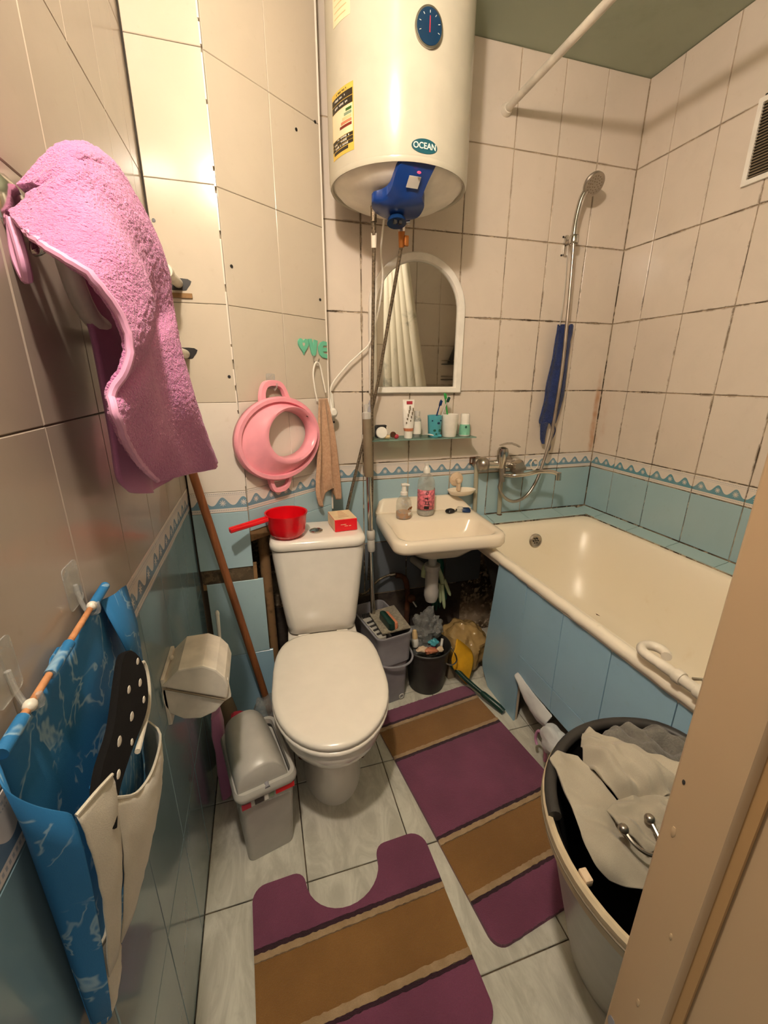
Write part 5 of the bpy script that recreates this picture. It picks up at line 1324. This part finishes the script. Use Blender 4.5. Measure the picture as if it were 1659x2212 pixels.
tag(crumple('plastic_bag', (-.065, 1.265, .10), (.070, .045, .12), .35, 22, 'bag_film', seed=2, angle=25), 'crumpled clear plastic bag on the floor behind the swing bin', 'plastic bag')
tag(ob('red_packet', M().loft([[(-.150+x*s_, 1.215+y*s_*.5, z) for x, y in rrect(.022, .025, .006, 4)] for s_, z in ((.9, 0), (1, .02), (1.02, .18), (.95, .225), (.5, .235))]), 'needle_red'), 'red and white packet standing on the floor behind the swing bin', 'packet')
tag(ob('pink_packet', M().loft([[(-.200+x*s_, 1.125+y*s_, z+.01*math.sin(x*90)) for x, y in rrect(.016, .022, .006, 4)] for s_, z in ((.9, 0), (1, .01), (1.1, .12), (.9, .20), (1.1, .27), (.8, .33))]), 'towel_pink_inner'), 'pale pink packet squeezed between the swing bin and the left wall', 'packet')

# ================================================================== MOP AND MOP BUCKET
mb = thing('mop_bucket', 'grey rectangular mop bucket between the toilet and the black pail', 'bucket', (.420, 1.475, 0), R_(11))
ob('body', M().loft([rr3(.060, .115, .016, 0), rr3(.062, .117, .018, .006), rr3(.066, .128, .022, .20), rr3(.072, .136, .024, .205), rr3(.073, .138, .024, .29), rr3(.077, .142, .026, .325), rr3(.080, .145, .028, .332), rr3(.080, .145, .028, .338), rr3(.073, .138, .024, .338), rr3(.066, .130, .02, .25), rr3(.06, .12, .02, .10)]), 'grey_plastic', mb, local=True, angle=50)
ob('divider', M().bb((-.070, -.025, .20), (-.028, -.019, .332)), 'grey_plastic', mb, local=True, smooth=False)
ob('wringer', M().loft([rr3(.018, .085, .008, .30, -.03), rr3(.018, .085, .008, .330, -.03)]).xf(lambda p: Vector((p.x-.047, p.y, p.z))), 'light_grey_plastic', mb, local=True)
for k in range(4): ob('wringer_roller', M().cyl((-.060, -.09+.03*k, .332), (-.032, -.085+.03*k, .332), .005, seg=8), 'dark_grey_plastic', mb, local=True)
ob('wringer_edge', M().bb((-.026, -.135, .30), (-.018, .05, .343)), 'dark_grey_plastic', mb, local=True, smooth=False, bevel=.002)
for k in range(9): ob('comb_tooth', M().bb((-.062+.007*k, .040, .325), (-.058+.007*k, .046, .350)), 'dark_grey_plastic', mb, local=True, smooth=False)
ob('bail', M().tube(spline([(.082, .03, .318), (.088, -.02, .28), (.090, -.07, .235), (.086, -.125, .205), (.04, -.150, .196), (-.03, -.148, .205), (-.076, -.135, .225)], 30), .0045, 8), 'grey_plastic', mb, local=True)
ob('drain_plug', M().tube([(.040+.010*math.cos(t), -.119, .018+.010*math.sin(t)) for t in [2*math.pi*i/20 for i in range(20)]], .0028, 6, True), 'light_grey_plastic', mb, local=True)
mp_ = thing('flat_mop', 'flat mop with a grey foam grip and chrome pole standing in the bucket', 'mop', (.43, 1.45, .338))
ob('pad', M().loft([[(x, y, z) for x, y in [(.393, 1.352), (.455, 1.358), (.515, 1.365), (.508, 1.455), (.502, 1.545), (.440, 1.532), (.380, 1.518), (.387, 1.435)]] for z in (.342, .350)]), 'mop_pad', mp_, bevel=.003)
ob('pole', M().cyl((.397, 1.505, .30), (.383, 1.515, .95), .0105, seg=14), 'chrome', mp_)
ob('clamp', M().lathe([(.013, 0), (.0155, .004), (.0155, .045), (.013, .05), (.0165, .055), (.0165, .085), (.013, .09)], (.3915, 1.51, .632), (-.02, .015, 1), 16), 'light_grey_plastic', mp_)
ob('grip', M().lathe([(.0165, 0), (.0185, .01), (.0175, .10), (.0165, .20), (.0155, .215)], (.3845, 1.514, .940), (-.025, .01, 1), 18), 'handle_grey', mp_)
ob('end_cap', M().lathe([(.016, 0), (.0165, .022), (.010, .026), (.012, .050), (.004, .052)], (.379, 1.516, 1.155), (-.02, .01, 1), 8), 'light_grey_plastic', mp_, angle=20)
ob('end_cap_point', M().cyl((.385, 1.513, 1.18), (.389, 1.512, 1.222), .010, .001, 6), 'grey_plastic', mp_)
sbr = thing('scrub_brush', 'black and pink scrubbing brush lying on the beige mop pad', 'brush', (.437, 1.41, .351), R_(8))
ob('bristle_block', M().loft([[(x-.008, y, z) for x, y in rrect(hx, hy, hx*.95, 6)] for hx, hy, z in ((.013, .052, .0), (.0145, .056, .006), (.013, .054, .030), (.008, .045, .034))]), 'dark_green', sbr, local=True)
ob('back', M().loft([[(x+.010, y, z) for x, y in rrect(hx, hy, hx*.9, 6)] for hx, hy, z in ((.008, .048, .0), (.010, .050, .006), (.009, .048, .026), (.005, .042, .030))]), 'bar_orange', sbr, local=True)

# ================================================================== BLACK PAIL WITH RUBBISH
px_, py_ = .620, 1.432
pb = thing('black_pail', 'round black plastic pail full of rubbish under the wash basin', 'bucket', (px_, py_, 0))
ob('body', M().lathe([(.074, 0), (.077, .003), (.094, .192), (.100, .195), (.101, .203), (.097, .206), (.093, .200), (.088, .15), (.075, .01), (.002, .008)], (px_, py_, 0), seg=44), 'dark_grey_plastic', pb, angle=45)
ob('bail', M().tube(spline([(px_+.095, py_+.03, .195), (px_+.112, py_-.02, .165), (px_+.108, py_-.07, .15), (px_+.075, py_-.095, .15), (px_+.045, py_-.098, .165)], 20), .003, 8), 'chrome_dull', pb)
zt = .185
tag(crumple('plastic_film', (px_+.01, py_+.045, .245), (.066, .042, .090), .50, 34, 'bag_film', seed=5, angle=18, seg=44, rings=28), 'crumpled clear film bulging out of the black pail', 'plastic bag')
tag(crumple('plastic_film', (px_+.005, py_+.015, .175), (.066, .056, .03), .30, 40, 'bag_film', seed=9, angle=22), 'grey crumpled film filling the black pail below the other rubbish', 'plastic bag')
ebt = thing('squeeze_bottle', 'small bottle with an orange cap in the black pail', 'bottle', (px_-.055, py_+.01, zt))
ob('body', M().lathe([(.014, 0), (.016, .01), (.015, .03), (.010, .04)], (px_-.052, py_+.012, .195), (-.05, .05, 1), 14), 'white_plastic', ebt)
ob('cap', M().lathe([(.012, 0), (.012, .02), (.008, .038), (.003, .040)], (px_-.054, py_+.014, .234), (-.05, .05, 1), 14), 'bar_peach', ebt)
for k, (dx, dy, z, r, mt, lab) in enumerate(((-.045, -.045, .215, (.026, .016, .010), 'scrub', 'curled cream peel at the left of the black pail'), (-.010, -.060, .212, (.030, .016, .012), 'bar_orange', 'pinkish crumpled scrap at the front of the black pail'),
        (.030, -.058, .210, (.018, .012, .010), 'scrub', 'cream paper scrap at the front right of the black pail'), (-.005, -.040, .200, (.022, .014, .012), 'needle_red', 'dark red scrap in the middle of the black pail'), (.018, -.020, .222, (.020, .016, .014), 'teal_cup', 'teal crumpled wrapper in the black pail'))):
    tag(crumple('rubbish_scrap', (px_+dx, py_+dy, z), r, .6, 60, mt, seed=k*3.0, seg=18, rings=10, angle=40), lab, 'rubbish', 'rubbish in the black pail')
tag(ob('plastic_stick', M().cyl((px_+.048, py_-.035, .195), (px_+.056, py_-.025, .235), .0055, seg=10), 'white_plastic'), 'short white stick at the right in the black pail', 'rubbish', 'rubbish in the black pail')

# bag, cloth and brush beside the bath
tag(crumple('rubbish_bag', (.845, 1.535, .085), (.115, .115, .120), .20, 17, 'brown_film', seed=1.5, seg=64, rings=40, angle=24), 'brown plastic bag slumped on the floor between pail and bath panel', 'bag')
ycl = thing('yellow_cloth', 'folded yellow cleaning cloth leaning on the brown bag', 'cloth', (.775, 1.40, 0))
YC = [[(.752, 1.425, .212), (.790, 1.43, .175), (.832, 1.425, .130)], [(.735, 1.395, .175), (.775, 1.375, .130), (.830, 1.39, .105)], [(.715, 1.40, .130), (.760, 1.365, .085), (.800, 1.365, .055)], [(.728, 1.39, .085), (.755, 1.37, .045), (.785, 1.36, .006)]]
ob('cloth', M().grid([spline(r, 12) for r in YC]), 'yellow_cloth', ycl, solid=.004, sub=1, angle=60)
gb = thing('long_brush', 'dark green handled brush lying on the floor beside the bath panel', 'brush', (.78, 1.3, 0))
ob('handle', M().tube([(.732, 1.415, .085), (.764, 1.335, .062), (.800, 1.265, .044)], [.012, .0105, .009], 12), 'dark_green', gb)
ob('grip', M().tube([(.800, 1.265, .044), (.806, 1.255, .041), (.842, 1.190, .023), (.852, 1.172, .014)], [.009, .0125, .0135, .012], 12), 'dark_green', gb)
ob('bristles', M().loft([[(.742+x*s_*.7, 1.440+y*s_*.4, z) for x, y in rrect(.022, .03, .008, 4)] for s_, z in ((1.25, 0), (1.0, .05), (.7, .09))]), 'handle_grey', gb)

# gloves on the trap
def glove(name, label, base, mt, fingers, palm):
    g = thing(name, label, 'glove', base)
    ob('palm', M().tube(spline(palm, 14), [.012+.010*math.sin(math.pi*min(1, i/9)) for i in range(14)], 10), mt, g)
    for f_ in fingers: ob('finger', M().tube(spline(f_, 12), [.0085]*8+[.0085, .0078, .0065, .003], 8), mt, g)
    return g
glove('rubber_glove', 'pale green rubber glove hung over the sink trap', (.735, 1.575, .27), 'glove_pale',
      [[(.742, 1.578, .40), (.748, 1.572, .34), (.757, 1.570, .275)], [(.752, 1.580, .42), (.768, 1.578, .38), (.786, 1.576, .335)], [(.735, 1.585, .40), (.737, 1.585, .35), (.742, 1.585, .30)]],
      [(.650, 1.580, .445), (.668, 1.588, .485), (.70, 1.588, .490), (.730, 1.582, .455), (.745, 1.580, .405)])
glove('rubber_glove', 'dark green rubber glove hanging behind the pale one', (.74, 1.62, .24), 'glove_green',
      [[(.722, 1.615, .38), (.718, 1.612, .31), (.714, 1.610, .25)], [(.745, 1.62, .38), (.750, 1.62, .31), (.755, 1.62, .25)], [(.768, 1.62, .39), (.778, 1.62, .34), (.786, 1.62, .29)], [(.735, 1.61, .37), (.733, 1.61, .30), (.732, 1.61, .245)]],
      [(.735, 1.64, .53), (.745, 1.625, .48), (.748, 1.62, .42), (.745, 1.62, .37)])
# supply hose and rusty stub under the sink
hs = thing('supply_hose', 'grey flexible supply hose curling behind the mop bucket', 'hose', (.45, 1.70, .35))
ob('hose', M().tube(spline([(.330, 1.62, .50), (.36, 1.67, .37), (.41, 1.69, .345), (.47, 1.70, .395), (.535, 1.715, .410)], 26), .006, 10), 'steel_hose', hs)
ob('nut', M().cyl((.533, 1.715, .409), (.560, 1.716, .410), .010, seg=8), 'chrome_dull', hs)
rs = thing('rusty_pipe_stub', 'rusty pipe stub with a small valve on the wall under the wash basin', 'pipe', (.60, 1.70, .25))
ob('pipe', M().tube(spline([(.560, 1.70, .410), (.60, 1.70, .395), (.615, 1.695, .34), (.615, 1.69, .20), (.60, 1.69, .02)], 20), .013, 10), 'rust', rs)
ob('valve', M().ell((.628, 1.668, .295), (.022, .02, .02), 14, 9), 'rust', rs)
ob('valve_handle', M().cyl((.632, 1.655, .285), (.645, 1.640, .262), .006, seg=8), 'chrome_dull', rs)

# rag stuffed under the bath
rg = thing('white_rag', 'white rag tied in a knot hanging out under the bath panel', 'rag', (.85, .98, .15))
rows = []
TOPR = [(.866, 1.130, .236), (.866, 1.05, .224), (.864, .97, .222), (.862, .92, .222)]
LOWR = [(.862, 1.125, .215), (.858, 1.06, .165), (.850, .98, .155), (.848, .92, .175)]
a_ = spline(TOPR, 20); b_ = spline(LOWR, 20)
for i in range(10):
    rows.append([a_[k].lerp(b_[k], i/9)+Vector((-.014*math.sin(math.pi*i/9)-.004*noise.noise(Vector((k*.7, i*.6, 0))), 0, 0)) for k in range(20)])
ob('strip', M().grid(rows), 'cloth_white', rg, solid=.003, sub=1, angle=180)
crumple('knot', (.826, .862, .190), (.034, .050, .046), .30, 26, 'cloth_white', rg, seed=4, angle=60)
ob('tie', M().tube(spline([(.838, .93, .150), (.842, .955, .130), (.845, .965, .09), (.846, .955, .07)], 12), .005, 8), 'towel_trim', rg)
ob('tie', M().tube(spline([(.824, .895, .145), (.838, .90, .09), (.845, .905, .05)], 12), .006, 8), 'towel_trim', rg)

# white drain pipe lying on the bath rim
dpn = thing('plastic_pipe', 'white plastic pipe with a hooked end lying on the bath rim', 'pipe', (.85, .55, .65))
hkp = [(.868+.026*math.cos(R_(a)), .640+.026*math.sin(R_(a)), .672) for a in range(-60, 181, 20)]
ob('hook', M().tube(hkp+[(.842, .625, .672), (.846, .60, .670)], .0115, 12), 'old_white', dpn)
ob('pipe', M().cyl((.846, .603, .670), (.850, .36, .668), .0125, seg=16), 'old_white', dpn)
for y in (.565, .515, .49): ob('coupling', M().lathe([(.0155, 0), (.0165, .003), (.0165, .015), (.0155, .018)], (.8465, y, .670), (0, -1, 0), 16), 'old_white', dpn)
ob('hose_clip', M().tube([(.872, .545, .668), (.882, .530, .676), (.874, .518, .664)], .004, 8), 'chrome_dull', dpn)

# ================================================================== LAUNDRY BASKET
BX, BY, BZT = .671, .345, .55
lb = thing('laundry_basket', 'round grey laundry basket with black lining full of clothes beside the door frame', 'laundry basket', (.70, .42, 0))
def bring(cx, cy, r, z, n=64):
    """basket outline: round, flattened where it stands against the bath and the front wall"""
    out = []
    for i in range(n):
        a = 2*math.pi*i/n; x = cx+r*math.cos(a); y = cy+r*math.sin(a)
        lim = .846-.012*(1-r/.26)
        if x > lim-.05: x = lim-.05+.05*math.tanh((x-lim+.05)/.07)
        if y < .158: y = .158
        out.append((x, y, z))
    return out
ob('body', M().loft([bring(.735, .420, .132, 0), bring(.734, .419, .140, .01), bring(.676, .350, .236, .49), bring(.674, .348, .244, .508)], True, False), 'light_grey_plastic', lb, angle=50)
ob('rim_band', M().loft([bring(.674, .348, .240, .500), bring(.673, .347, .249, .506), bring(.672, .346, .252, .530), bring(BX, BY, .254, .548), bring(BX, BY, .250, .554), bring(BX, BY, .243, .551), bring(BX, BY, .239, .53)], False, False), 'rim_cream', lb, angle=40)
ob('rim_groove', M().tube(bring(.672, .346, .2535, .532), .002, 6, True), 'handle_grey', lb)
ob('lining', M().loft([bring(BX, BY, .242, .550), bring(BX, BY, .231, .53), bring(.690, .370, .195, .40), bring(.70, .39, .16, .27)], False, True), 'cloth_black', lb, angle=60)
ob('lining_roll', M().tube([q for i, q in enumerate(bring(BX, BY, .240, .555)) if 5 <= i <= 28], .0115, 12), 'dark_grey_plastic', lb)
ob('clip', M().box((.436, .345, .548), (.013, .020, .014), R_(-5)), 'scrub', lb, bevel=.002)
def pile(name, label, cat, rowpts, mt, th=.006, sc=16, amp=.010, n=40):
    rows = [spline(r, n) for r in rowpts]
    cols = [spline([r[k] for r in rows], n) for k in range(n)]
    g = [[cols[k][i]+Vector((0, 0, amp*(1-2*abs(noise.noise(Vector((cols[k][i].x*1.6+cols[k][i].y*.9, cols[k][i].y*.7-cols[k][i].x*.4, 0))*sc)))+.45*amp*noise.noise(cols[k][i]*sc*2.3))) for k in range(n)] for i in range(n)]
    t = thing(name, label, cat, tuple(sum((Vector(p) for r in rowpts for p in r), Vector())/sum(len(r) for r in rowpts)))
    ob('fabric', M().grid(g), mt, t, solid=th, sub=1, angle=180)
    return t, g
t1_, g1 = pile('grey_towel', 'dark grey knitted towel crumpled at the back of the laundry basket', 'towel',
     [[(0.635, 0.549, 0.514), (0.706, 0.563, 0.545), (0.796, 0.532, 0.550), (0.840, 0.478, 0.532)], [(0.644, 0.514, 0.536), (0.706, 0.518, 0.550), (0.782, 0.491, 0.541), (0.836, 0.442, 0.532)], [(0.648, 0.482, 0.501), (0.706, 0.474, 0.541), (0.769, 0.451, 0.545), (0.831, 0.389, 0.532)], [(0.662, 0.456, 0.492), (0.706, 0.429, 0.519), (0.760, 0.398, 0.528), (0.822, 0.335, 0.523)]], 'cloth_grey', .012, 17, .022)
t2_, g2 = pile('beige_shirt', 'beige cotton shirt hanging over the left rim of the laundry basket', 'shirt',
     [[(0.504, 0.529, 0.566), (0.527, 0.534, 0.568), (0.549, 0.529, 0.568), (0.564, 0.518, 0.566)], [(0.493, 0.469, 0.559), (0.522, 0.473, 0.562), (0.549, 0.473, 0.561), (0.571, 0.469, 0.559)], [(0.478, 0.415, 0.546), (0.504, 0.415, 0.555), (0.531, 0.415, 0.559), (0.567, 0.411, 0.555)], [(0.469, 0.371, 0.532), (0.491, 0.362, 0.546), (0.527, 0.366, 0.550), (0.580, 0.366, 0.548)], [(0.487, 0.344, 0.519), (0.513, 0.321, 0.523), (0.554, 0.308, 0.525), (0.607, 0.312, 0.528)]], 'cloth_beige', .006, 13, .012)
t3_, g3 = pile('beige_trousers', 'folded beige trousers on top in the laundry basket', 'trousers',
     [[(0.585, 0.531, 0.557), (0.616, 0.564, 0.559), (0.638, 0.571, 0.554)], [(0.571, 0.504, 0.568), (0.616, 0.522, 0.582), (0.656, 0.513, 0.568)], [(0.564, 0.469, 0.575), (0.625, 0.478, 0.591), (0.705, 0.455, 0.581)], [(0.571, 0.433, 0.570), (0.643, 0.429, 0.586), (0.732, 0.411, 0.577)], [(0.589, 0.415, 0.548), (0.661, 0.397, 0.559), (0.741, 0.375, 0.559)]], 'cloth_beige', .007, 15, .022)
t4_, g4 = pile('pale_vest', 'pale crumpled vest in the middle of the laundry basket', 'vest',
     [[(0.536, 0.411, 0.555), (0.589, 0.424, 0.562), (0.661, 0.411, 0.559)], [(0.536, 0.375, 0.557), (0.589, 0.379, 0.570), (0.679, 0.366, 0.568)], [(0.554, 0.344, 0.546), (0.607, 0.330, 0.552), (0.679, 0.312, 0.546)]], 'cloth_beige', .006, 18, .016)
hk2 = thing('ball_hook', 'metal double hook with round knobs lying on the clothes', 'hook', (0.554, 0.348, 0.568))
ob('wire', M().tube(spline([(0.522, 0.366, 0.590), (0.525, 0.346, 0.584), (0.538, 0.330, 0.579), (0.562, 0.321, 0.577)], 18), .0035, 8), 'chrome_dull', hk2)
ob('wire', M().tube(spline([(0.578, 0.366, 0.590), (0.574, 0.346, 0.584), (0.570, 0.330, 0.579), (0.562, 0.321, 0.577)], 18), .0035, 8), 'chrome_dull', hk2)
for p in ((0.522, 0.366, 0.591), (0.578, 0.367, 0.591)): ob('knob', M().ell(p, (.0085, .0085, .0085), 14, 9), 'chrome_dull', hk2)
